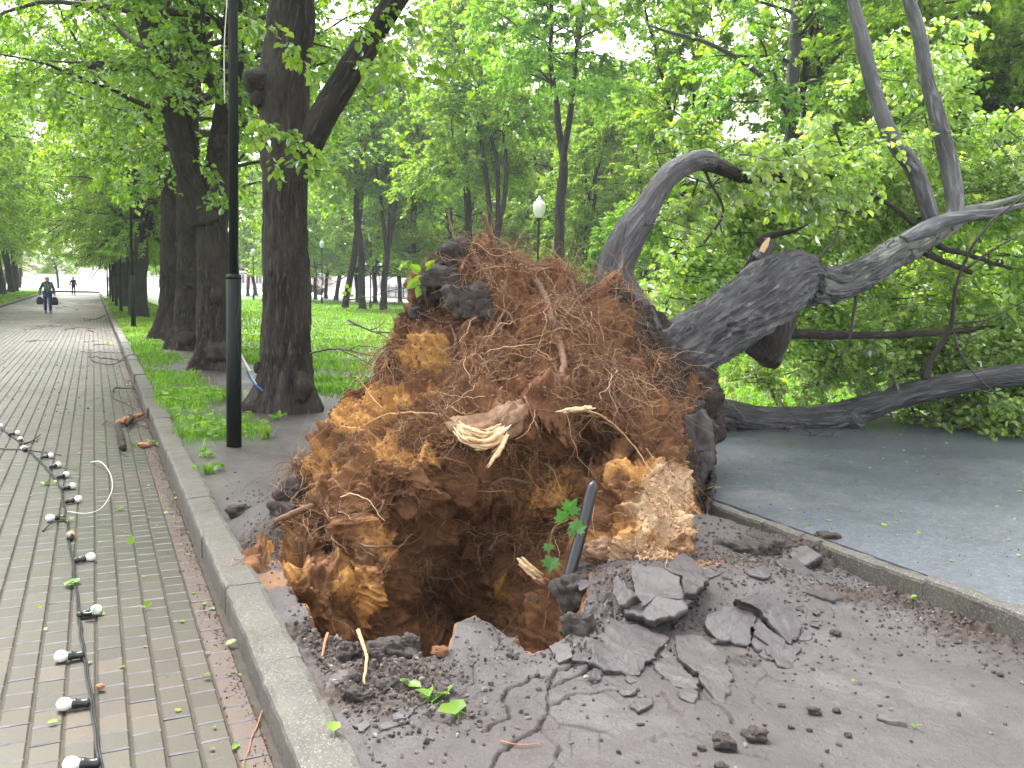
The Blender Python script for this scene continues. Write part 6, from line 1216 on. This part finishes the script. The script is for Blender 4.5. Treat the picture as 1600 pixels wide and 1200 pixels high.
SL = [([(985, 886, .33), (1034, 884, .34), (1064, 904, .33), (1070, 930, .30), (1084, 938, .28), (1072, 962, .24), (1022, 986, .19), (996, 968, .2), (968, 955, .2), (1004, 932, .25), (990, 915, .27)], 'large cracked asphalt slab leaning on the sandy block'), ([(1037, 881, .36), (1068, 868, .38), (1100, 884, .37), (1104, 908, .34), (1086, 932, .31), (1070, 926, .31), (1066, 903, .34)], 'broken corner slab at the top beside the sandy block'),
    ([(956, 906, .27), (967, 901, .28), (984, 920, .27), (996, 932, .25), (972, 948, .22), (955, 926, .24)], 'small loose slab piece left of the large cracked slab'),
    ([(1176, 922, .27), (1200, 926, .26), (1240, 956, .2), (1253, 988, .14), (1238, 1003, .11), (1216, 990, .15), (1180, 950, .22), (1150, 938, .25)], 'tilted long slab sliding to the right of the heap'), ([(1100, 962, .2), (1148, 941, .25), (1178, 954, .22), (1176, 976, .17), (1172, 1010, .1), (1130, 1000, .11), (1104, 985, .14)], 'tilted slab with left edge buried, centre of the heap front'), ([(1182, 957, .21), (1214, 994, .13), (1226, 1001, .11), (1212, 1016, .07), (1190, 1016, .07), (1176, 1008, .09), (1179, 980, .16)], 'narrow slab wedge between the two tilted slabs'),
    ([(926, 1000, .14), (955, 974, .18), (1000, 972, .17), (1048, 990, .13), (1036, 1012, .1), (1016, 1036, .07), (990, 1052, .05), (950, 1050, .05), (918, 1036, .07), (930, 1018, .11)], 'broad cracked plate lying lowest in front of the heap'), ([(1056, 988, .13), (1092, 990, .12), (1128, 1018, .09), (1144, 1060, .03), (1134, 1098, .0), (1116, 1090, .01), (1088, 1056, .04), (1060, 1030, .08)], 'long plate lifted at the crack right of the broad plate'), ([(1020, 1040, .065), (1050, 1020, .08), (1082, 1056, .04), (1096, 1080, .02), (1070, 1076, .015), (1040, 1062, .03)], 'thin plate lying flat below the broad cracked plate'),
    ([(1213, 874, .16), (1240, 872, .17), (1290, 904, .12), (1326, 934, .06), (1302, 940, .05), (1256, 922, .08)], 'flat grey slab on the right mound near the asphalt kerb'), ([(1268, 895, .15), (1300, 900, .13), (1308, 912, .11), (1284, 910, .12)], 'small flake on top of the right mound slab'), ([(1236, 858, .18), (1262, 850, .18), (1282, 868, .16), (1262, 884, .15), (1240, 876, .16)], 'dark slab piece at the crest of the right mound'),
    ([(505, 1068, .04), (530, 1044, .06), (548, 1048, .05), (540, 1066, .03), (520, 1088, .02)], 'grey flake of asphalt close to the kerb in the crumbs'), ([(606, 1116, .02), (630, 1104, .03), (650, 1106, .03), (640, 1122, .02), (612, 1126, .015)], 'flat oval flake below the dark crumbs'), ([(556, 1134, .02), (572, 1124, .03), (580, 1130, .03), (566, 1142, .015)], 'small grey flake between crumbs and kerb'), ([(598, 1132, .015), (622, 1126, .02), (626, 1132, .015), (604, 1137, .01)], 'thin flake under the flat oval one'),
    ([(1375, 1117, .02), (1415, 1128, .025), (1418, 1134, .0), (1380, 1124, .0)], 'thin dark flake lying alone on the pale soil at right'), ([(1165, 960, .17), (1215, 1040, .02), (1240, 1040, .02), (1250, 1012, .06), (1225, 1006, .09)], 'small plate below the narrow slab wedge'), ([(860, 1010, .05), (890, 1004, .07), (896, 1030, .04), (872, 1036, .02)], 'small upturned plate beside the hole'), ([(905, 972, .12), (925, 960, .14), (930, 990, .1), (912, 1005, .07)], 'dark upright piece between hole and broad plate')]
for k, (pl, lab) in enumerate(SL): slab(pl, lab, .045 if k < 12 else .022, k * 7)
rngf = np.random.default_rng(66); cand = []
BIGC = [np.array([(x, y) for x, y, z in pl]).mean(0) for pl, _ in SL[:12]]
for _ in range(900):
    x, y = rngf.uniform(880, 1290), rngf.uniform(875, 1120); fx = (y - 870) / 240
    if x < 905 + 0 * fx or y > 1110 - abs(x - 1010) * .42 or y < 880 + max(0, (x - 1100)) * .12: continue
    if min(np.hypot(x - c[0], (y - c[1]) * 1.3) for c in BIGC) < 34: continue
    if cand and min(np.hypot(x - c[0], (y - c[1]) * 1.5) for c in cand) < 21: continue
    cand.append((x, y))
for k, (x, y) in enumerate(cand[:44]):
    nn_ = rngf.integers(4, 7); a0 = rngf.uniform(0, 6.28); r_ = rngf.uniform(9, 19)
    slab([(x + r_ * rngf.uniform(.7, 1.2) * math.cos(a0 + j_ * 6.283 / nn_), y + .62 * r_ * rngf.uniform(.7, 1.2) * math.sin(a0 + j_ * 6.283 / nn_), rngf.uniform(-.05, .09)) for j_ in range(nn_)], 'small flat fragment of broken dark crust lying between the larger slabs', .02, 500 + k, 'crust fragments around the slabs', 'asphalt fragment', 'asphalt_fragment')
# upright slab still fixed to the right edge of the root mass
def upslab(pts, Y, th, label, seed):
    C = np.array([U(x, y, Y) for x, y in pts]); o0 = C.mean(0); C -= o0; E_ = []
    for a, b_ in zip(C, np.roll(C, -1, 0)):
        k = max(1, int(np.linalg.norm(b_ - a) / .015)); E_ += [a + (b_ - a) * t for t in np.arange(k) / k]
    E_ = np.array(E_); n = len(E_); E_ += (E_ / np.linalg.norm(E_, axis=1)[:, None]) * (fbm(E_ * 14, 4, seed) * .02)[:, None]; nrm = np.array([-.55, -.83, .1]); nrm /= np.linalg.norm(nrm); rings = []
    for f, d in ((.3, .5), (.6, .5), (.85, .5), (.97, .46), (1, .4), (1.0, 0), (1, -.4), (.95, -.5), (.5, -.5)): r_ = E_ * f; rings.append(r_ + nrm * (th * d + fbm(r_ * 12 + d, 4, 3) * .02)[:, None])
    V = np.concatenate(rings); m_ = len(rings); i = np.arange(m_ - 1)[:, None] * n; j = np.arange(n)[None]; V = np.vstack([V, nrm * th * .5, -nrm * th * .5]); k = np.arange(n); g = Geo()
    g.add(V, [np.stack([i + j, i + n + j, i + n + (j + 1) % n, i + (j + 1) % n], -1).reshape(-1, 4), np.stack([k, (k + 1) % n, np.full(n, m_ * n)], -1), np.stack([(m_ - 1) * n + (k + 1) % n, (m_ - 1) * n + k, np.full(n, m_ * n + 1)], -1)], topf=np.concatenate([np.full(n, .45)] * m_ + [np.array([.45, .2])]))
    o = g.build('asphalt_slab', M['slab']); o.location = Vector(o0); return tag(o, label, 'asphalt slab')
upslab([(1072, 650), (1100, 640), (1111, 665), (1113, 720), (1104, 760), (1084, 752), (1066, 735), (1070, 690)], 6.35, .09, 'upright dark slab clinging to the right edge of the root mass', 5)
# single clods on the pale soil
for k, (x, y, r, lab) in enumerate([(1131, 1158, .035, 'rough dark clod, larger one of the pair at the bottom'), (1181, 1146, .036, 'round dark clod right of the pair at the bottom'), (1129, 1144, .02, 'smaller clod touching the rough dark one at the bottom'), (1273, 1106, .024, 'dark clod with a pale spot, centre right of the soil'), (1222, 1096, .012, 'tiny dark clod left of the spotted one'), (1125, 1193, .02, 'clod at the bottom edge below the pair'), (1308, 1102, .014, 'small clod just right of the spotted one'), (1326, 1140, .013, 'small clod below and right of the spotted one'), (1096, 1164, .014, 'little dark clod left of the pair at the bottom'), (1305, 985, .022, 'dark crescent clod below the right mound'),
    (1564, 1044, .013, 'dark pebble near the right edge of the soil'), (1265, 1134, .01, 'tiny clod left of centre bottom soil'), (1236, 1130, .01, 'tiny clod in the soil between bigger clods'), (688, 1017, .03, 'ochre lump on the rim of the hole'), (370, 800, .07, 'flat dark clod on the soil left of the root mass')]):
    c = gz_at(x, y); g = Geo(); clod_geo(g, (0, 0, r * .4), r, 60 + k, 30, (1.15, 1, .65)); o = g.build('soil_clod', M['humus'] if k != 13 else M['root_soil']); o.location = Vector(c); tag(o, lab, 'clod')
for k, (pts, z, r, lab) in enumerate([([(622, 1000), (600, 1010), (640, 1030), (660, 1035)], .05, .07, ''), ]): pass
for k, (x, y, r, lab, sq) in enumerate([(612, 1018, .075, 'big dark earth block on the front rim of the hole', (1.3, .8, .9)), (585, 1028, .05, 'dark earth block left of the big one on the rim', (1, .8, 1)), (640, 1010, .05, 'dark pointed earth block at the rim right of the big one', (.8, .8, 1.3)), (545, 1018, .055, 'lumpy earth block near the two torn roots', (1, 1, .8)), (560, 1085, .045, 'earth block among the crumbs by the kerb', (1.2, 1, .7)), (600, 1068, .045, 'earth block in the middle of the crumbs', (1.3, 1, .7)), (900, 1000, .07, 'round dark earth block between hole and slabs', (1, .9, 1.1)), (930, 862, .075, 'brown stony block at the foot of the pipe', (1.2, .8, .8)), (1240, 838, .09, 'dark earth block at the back of the right mound', (1.2, 1, .7)), (1290, 862, .06, 'dark earth block near the asphalt kerb', (1.2, 1, .7)), (1150, 870, .13, 'brown earth block behind the tilted slabs', (1.3, 1, .8)), (1190, 860, .12, 'dark earth block between mound and root mass', (1.3, 1, .7)), (1120, 850, .13, 'brown earth block under the upright slab', (1, 1, .9))]):
    c = gz_at(x, y) if k not in (7, 10, 11, 12) else U(x, y, [0, 0, 0, 0, 0, 0, 0, 4.75, 0, 0, 5.1, 5.2, 5.35][k]); g = Geo(); clod_geo(g, (0, 0, 0), r, 160 + k, 56, sq); o = g.build('earth_block', M['humus'] if k not in (7,) else simple('stony_soil', (.2, .115, .065), .8, var=.4, scale=25, bmp=.8)); o.location = Vector(c); tag(o, lab, 'earth block')
# crumbs of soil: uncountable
def crumbs(name, xy, zz, rlo, rhi, seed, mat, kind='stuff'):
    rng = np.random.default_rng(seed); n = len(xy); t = (1 + 5 ** .5) / 2
    I = np.array([(-1, t, 0), (1, t, 0), (-1, -t, 0), (1, -t, 0), (0, -1, t), (0, 1, t), (0, -1, -t), (0, 1, -t), (t, 0, -1), (t, 0, 1), (-t, 0, -1), (-t, 0, 1)]) / 1.9
    FI = np.array([(0, 11, 5), (0, 5, 1), (0, 1, 7), (0, 7, 10), (0, 10, 11), (1, 5, 9), (5, 11, 4), (11, 10, 2), (10, 7, 6), (7, 1, 8), (3, 9, 4), (3, 4, 2), (3, 2, 6), (3, 6, 8), (3, 8, 9), (4, 9, 5), (2, 4, 11), (6, 2, 10), (8, 6, 7), (9, 8, 1)])
    r = np.exp(rng.uniform(math.log(rlo), math.log(rhi), n)); S = I[None] * (1 + rng.normal(0, .22, (n, 12, 1))) * r[:, None, None] * rng.uniform(.5, 1.2, (n, 1, 3)); V = S + np.column_stack([xy, zz + r * .3])[:, None]
    g = Geo(); g.add(V.reshape(-1, 3), ((np.arange(n) * 12)[:, None, None] + FI[None]).reshape(-1, 3)); o = g.build(name, mat, smooth=False); return tag(o, kind=kind)
m, nt, b = new_mat('crumbs'); gi = nt.nodes.new('ShaderNodeNewGeometry'); nt.links.new(ramp(nt, gi.outputs['Random Per Island'], [(0, (.025, .02, .018)), (.6, (.065, .052, .048)), (.95, (.11, .09, .085)), (1, (.25, .21, .18))]), b.inputs['Base Color']); b.inputs['Roughness'].default_value = .75; M['crumbs'] = m
rng = np.random.default_rng(8); X = []
for px, py, s, n in [(590, 1060, .26, 2600), (480, 985, .16, 900), (540, 1010, .2, 900), (1275, 868, .2, 1400), (1400, 925, .2, 700), (1520, 975, .25, 900), (960, 960, .3, 1500), (430, 860, .25, 1000), (1150, 900, .3, 1500), (880, 1010, .12, 500), (1050, 1110, .7, 160), (1300, 1080, .8, 260), (420, 770, .35, 250), (1200, 990, .3, 250)]:
    X.append(UZ(px, py)[:2] + rng.normal(0, s, (n, 2)))
X = np.vstack(X); pp, qq_ = PQ(X); X = X[(qq_ > .82) & (qq_ < 3.95)]; zz = ground_z(X); crumbs('soil_crumbs', X, zz, .0015, .013, 2, M['crumbs'])
n = 2600; p = rng.uniform(2, 16, n); q = .55 - np.abs(rng.normal(0, .05, n)) - .005; crumbs('path_litter', p[:, None] * DV[:2] + q[:, None] * NV[:2], np.full(n, ZP), .002, .007, 3, simple('brown_litter', (.1, .06, .045), .8, var=.6, scale=40))
n = 2600; p = 12 + 55 * rng.random(n) ** 1.3; q = rng.uniform(-4.5, .5, n); crumbs('path_debris', p[:, None] * DV[:2] + q[:, None] * NV[:2], np.full(n, ZP), .003, .014, 13, M['crumbs'])
n = 1500; q = rng.uniform(4.2, 9, n); p = rng.uniform(-1, 8, n); crumbs('asphalt_grit', p[:, None] * DV[:2] + q[:, None] * NV[:2], np.full(n, .1), .0015, .006, 4, M['crumbs'])
sel = rng.choice(np.arange(NR * NA), 9000); mm = simple('soil_crumb_ochre', (.2, .1, .05), .85, var=.7, scale=12)
sel = sel[(NF[sel, 2] > -.2)]
o = crumbs('plate_crumbs', PD[sel][:, :2], PD[sel][:, 2], .003, .013, 5, mm); o.data.transform(Matrix.Translation(-Vector((2.3, 7.2, 0)))); o.parent = FT
# sandy rubble along the foot of the block
sel = np.where((pale[:NR * NA] > .55))[0]; sel = rng.choice(sel, 2400); o = crumbs('sand_lumps', PD[sel][:, :2], PD[sel][:, 2], .003, .011, 6, simple('pale_sand', (.46, .3, .17), .85, var=.3, scale=30, bmp=.4)); o.data.transform(Matrix.Translation(-Vector((2.3, 7.2, 0)))); o.parent = FT

# --- things in and around the hole
def pl(x, y, o_): P_, N_ = near_surf((x, y)); return P_ + NF[0] * 0 + (np.array([0, 0, CAM_H]) - P_) / np.linalg.norm(P_ - np.array([0, 0, CAM_H])) * o_
pa, pb = U(928, 750, 4.7), U(894, 884, 4.55); g = Geo(); d = (pb - pa); o0 = pb.copy(); C = resample([pa - o0, pa + d * .5 - o0 + np.array([.004, 0, .0]), pb - o0, pb + d * .35 - o0], .02)
tube(g, C, [.004] + [.022] + [.033] * (len(C) - 2), 24); o = g.build('plastic_pipe', M['black_plastic']); o.location = Vector(o0); tag(o, 'glossy black plastic pipe sticking up beside the sandy block', 'pipe')
o = thin('torn_root', [gz_at(512, 992) + [0, 0, .05], gz_at(508, 1010) + [0, 0, .04], gz_at(503, 1028) + [0, 0, .03]], .008, M['wood_orange'], 'short orange torn root lying on the rim near the kerb', 'root'); 
o = thin('torn_root', [gz_at(560, 1004) + [0, 0, .08], gz_at(570, 1030) + [0, 0, .05], gz_at(572, 1055) + [0, 0, .03], gz_at(569, 1074) + [0, 0, .02]], .010, M['fine_root_pale'], 'longer pale torn root hanging over the front rim', 'root')
thin('stick', [gz_at(1225, 684) + [0, 0, .13], U(1240, 682, 9.3), U(1262, 680, 9.25), U(1310, 683, 9.2)], .012, M['twig'], 'forked grey stick on the asphalt in front of the long log', 'stick', twigs=[[U(1268, 680, 9.25), U(1245, 655, 9.4), U(1220, 630, 9.5)], [U(1300, 681, 9.2), U(1305, 672, 9.2), U(1307, 663, 9.2)], [U(1255, 686, 9.1), U(1275, 678, 9.2), U(1290, 675, 9.25)]])
thin('stick', [gz_at(783, 1151) + [0, 0, .01], gz_at(815, 1156) + [0, 0, .01], gz_at(848, 1152) + [0, 0, .01]], .003, M['wood_orange'], 'thin reddish twig on the crusted soil at the bottom', 'stick')
thin('stick', [P(410, 1110, .01), P(395, 1150, .01), P(380, 1200, .01)], .003, M['wood_orange'], 'thin red twig at the foot of the kerb, bottom of the picture', 'stick')
thin('stick', [gz_at(660, 1100) + [0, 0, .015], gz_at(690, 1078) + [0, 0, .03], gz_at(724, 1079) + [0, 0, .01]], .003, M['twig'], 'dark twig carrying the bright leaves on the soil', 'stick')
thin('branch', [U(488, 552, 7.3), U(520, 545, 7.1), U(546, 548, 6.9), U(600, 560, 6.4)], .009, M['twig'], 'dark bare branch reaching from the root mass to the big trunk', 'branch', wob=.02, twigs=[[U(530, 546, 7), U(560, 560, 6.8), U(590, 575, 6.5)], [U(546, 548, 6.9), U(560, 540, 6.7), U(600, 545, 6.5)]])
thin('branch', [U(545, 500, 6.7), U(565, 510, 6.6), U(590, 519, 6.5), U(625, 518, 6.3)], .008, M['twig'], 'forked bare branch poking left from the upper root mass', 'branch', wob=.02, twigs=[[U(565, 510, 6.6), U(548, 506, 6.6), U(543, 512, 6.7)], [U(590, 519, 6.5), U(605, 530, 6.4), U(612, 545, 6.3)], [U(580, 516, 6.5), U(596, 508, 6.4), U(600, 500, 6.4)]])
thin('branch', [U(540, 468, 6.8), U(575, 464, 6.6), U(620, 452, 6.4), U(650, 447, 6.3)], .005, M['twig'], 'thin bare twig crossing above the lawn at the top of the root mass', 'branch', wob=.015, twigs=[[U(616, 470, 6.4), U(622, 490, 6.3), U(628, 505, 6.3)]])
thin('branch', [U(534, 563, 6.6), U(550, 588, 6.4), U(560, 596, 6.2)], .004, M['twig'], 'thin dark twig at the left shoulder of the root mass', 'branch', wob=.015, twigs=[[U(540, 575, 6.6), U(528, 590, 6.5)], [U(548, 585, 6.4), U(535, 600, 6.4)]])
# leafy shoots
def shoot(stem_pts, leaves, label, mat='leaf_maple', lobed=True, name='maple_shoot', flip=False):
    o0 = stem_pts[0]; e = empty(name, o0); tag(e, label, 'shoot'); C = resample(np.array([p_ - o0 for p_ in stem_pts]), .015); g = Geo(); tube(g, C, .003, 6); g.build('stem', M['wood_orange'] if lobed else M['twig'], e)
    for (px, py, Y, s, ax) in leaves:
        c = U(px, py, Y) - o0; ang = math.radians(ax); t = np.array([math.cos(ang), -.25, math.sin(ang)]); t /= np.linalg.norm(t); nr = np.array([.1, -1, .35]); nr -= t * (nr @ t); nr /= np.linalg.norm(nr); sd_ = np.cross(t, nr)
        out = [(0, 0), (.22, -.12), (.55, -.1), (.42, .1), (.8, .32), (.5, .38), (.6, .72), (.3, .6), (.18, .75), (0, 1.12)] if lobed else [(0, 0), (.3, -.02), (.42, .25), (.38, .55), (.2, .85), (0, 1.1)]
        pr = out + [(-a, b_) for a, b_ in out[-2:0:-1]]; V = [c + sd_ * a * s + t * b_ * s + nr * s * (.18 * abs(a) + .08 * math.sin(b_ * 3)) for a, b_ in pr]; V.append(c + t * s * .4 - nr * s * .03); n_ = len(pr); k = np.arange(n_)
        g = Geo(); g.add(np.array(V), np.stack([k, (k + 1) % n_, np.full(n_, n_)], -1)); g.build('leaf', M[mat], e, smooth=False)
shoot([U(862, 905, 4.75), U(858, 870, 4.7), U(862, 835, 4.7), U(868, 822, 4.7), U(888, 812, 4.65)], [(888, 798, 4.66, .085, 60), (880, 812, 4.62, .075, 120), (896, 815, 4.6, .06, -60), (902, 826, 4.58, .055, 20), (862, 872, 4.66, .08, -100), (856, 850, 4.7, .05, -80), (893, 826, 4.6, .05, -70)], 'green maple shoot with lobed leaves growing beside the black pipe')
shoot([U(690, 452, 6.2), U(672, 440, 6.2), U(660, 425, 6.2)], [(672, 430, 6.15, .09, 80), (662, 436, 6.15, .09, 200), (655, 425, 6.15, .08, 140), (668, 420, 6.15, .08, 50), (650, 440, 6.15, .08, 220), (680, 428, 6.15, .07, 20), (658, 448, 6.15, .08, 250)], 'sprig of fresh lime leaves at the dark top left of the root mass', 'leaf_near', False, 'leafy_sprig')
shoot([U(545, 468, 6.75), U(543, 460, 6.75), U(545, 452, 6.75)], [(546, 456, 6.7, .04, 60), (541, 460, 6.7, .04, 160), (547, 462, 6.7, .035, 0), (543, 450, 6.7, .035, 100)], 'tiny leafy sprig on the thin twig above the lawn', 'leaf_near', False, 'leafy_sprig')

# damp air between the trees
hz = Geo(); box(hz, (0, 120, 20.8), (520, 380, 43.6)); m = bpy.data.materials.new('damp_air'); m.use_nodes = True; nt = m.node_tree; nt.nodes.clear()
pv = nt.nodes.new('ShaderNodeVolumePrincipled'); pv.inputs['Color'].default_value = (.93, .97, 1, 1); pv.inputs['Density'].default_value = .0007; pv.inputs['Anisotropy'].default_value = .2
ou = nt.nodes.new('ShaderNodeOutputMaterial'); nt.links.new(pv.outputs[0], ou.inputs['Volume']); tag(hz.build('haze', m, smooth=False), kind='stuff')
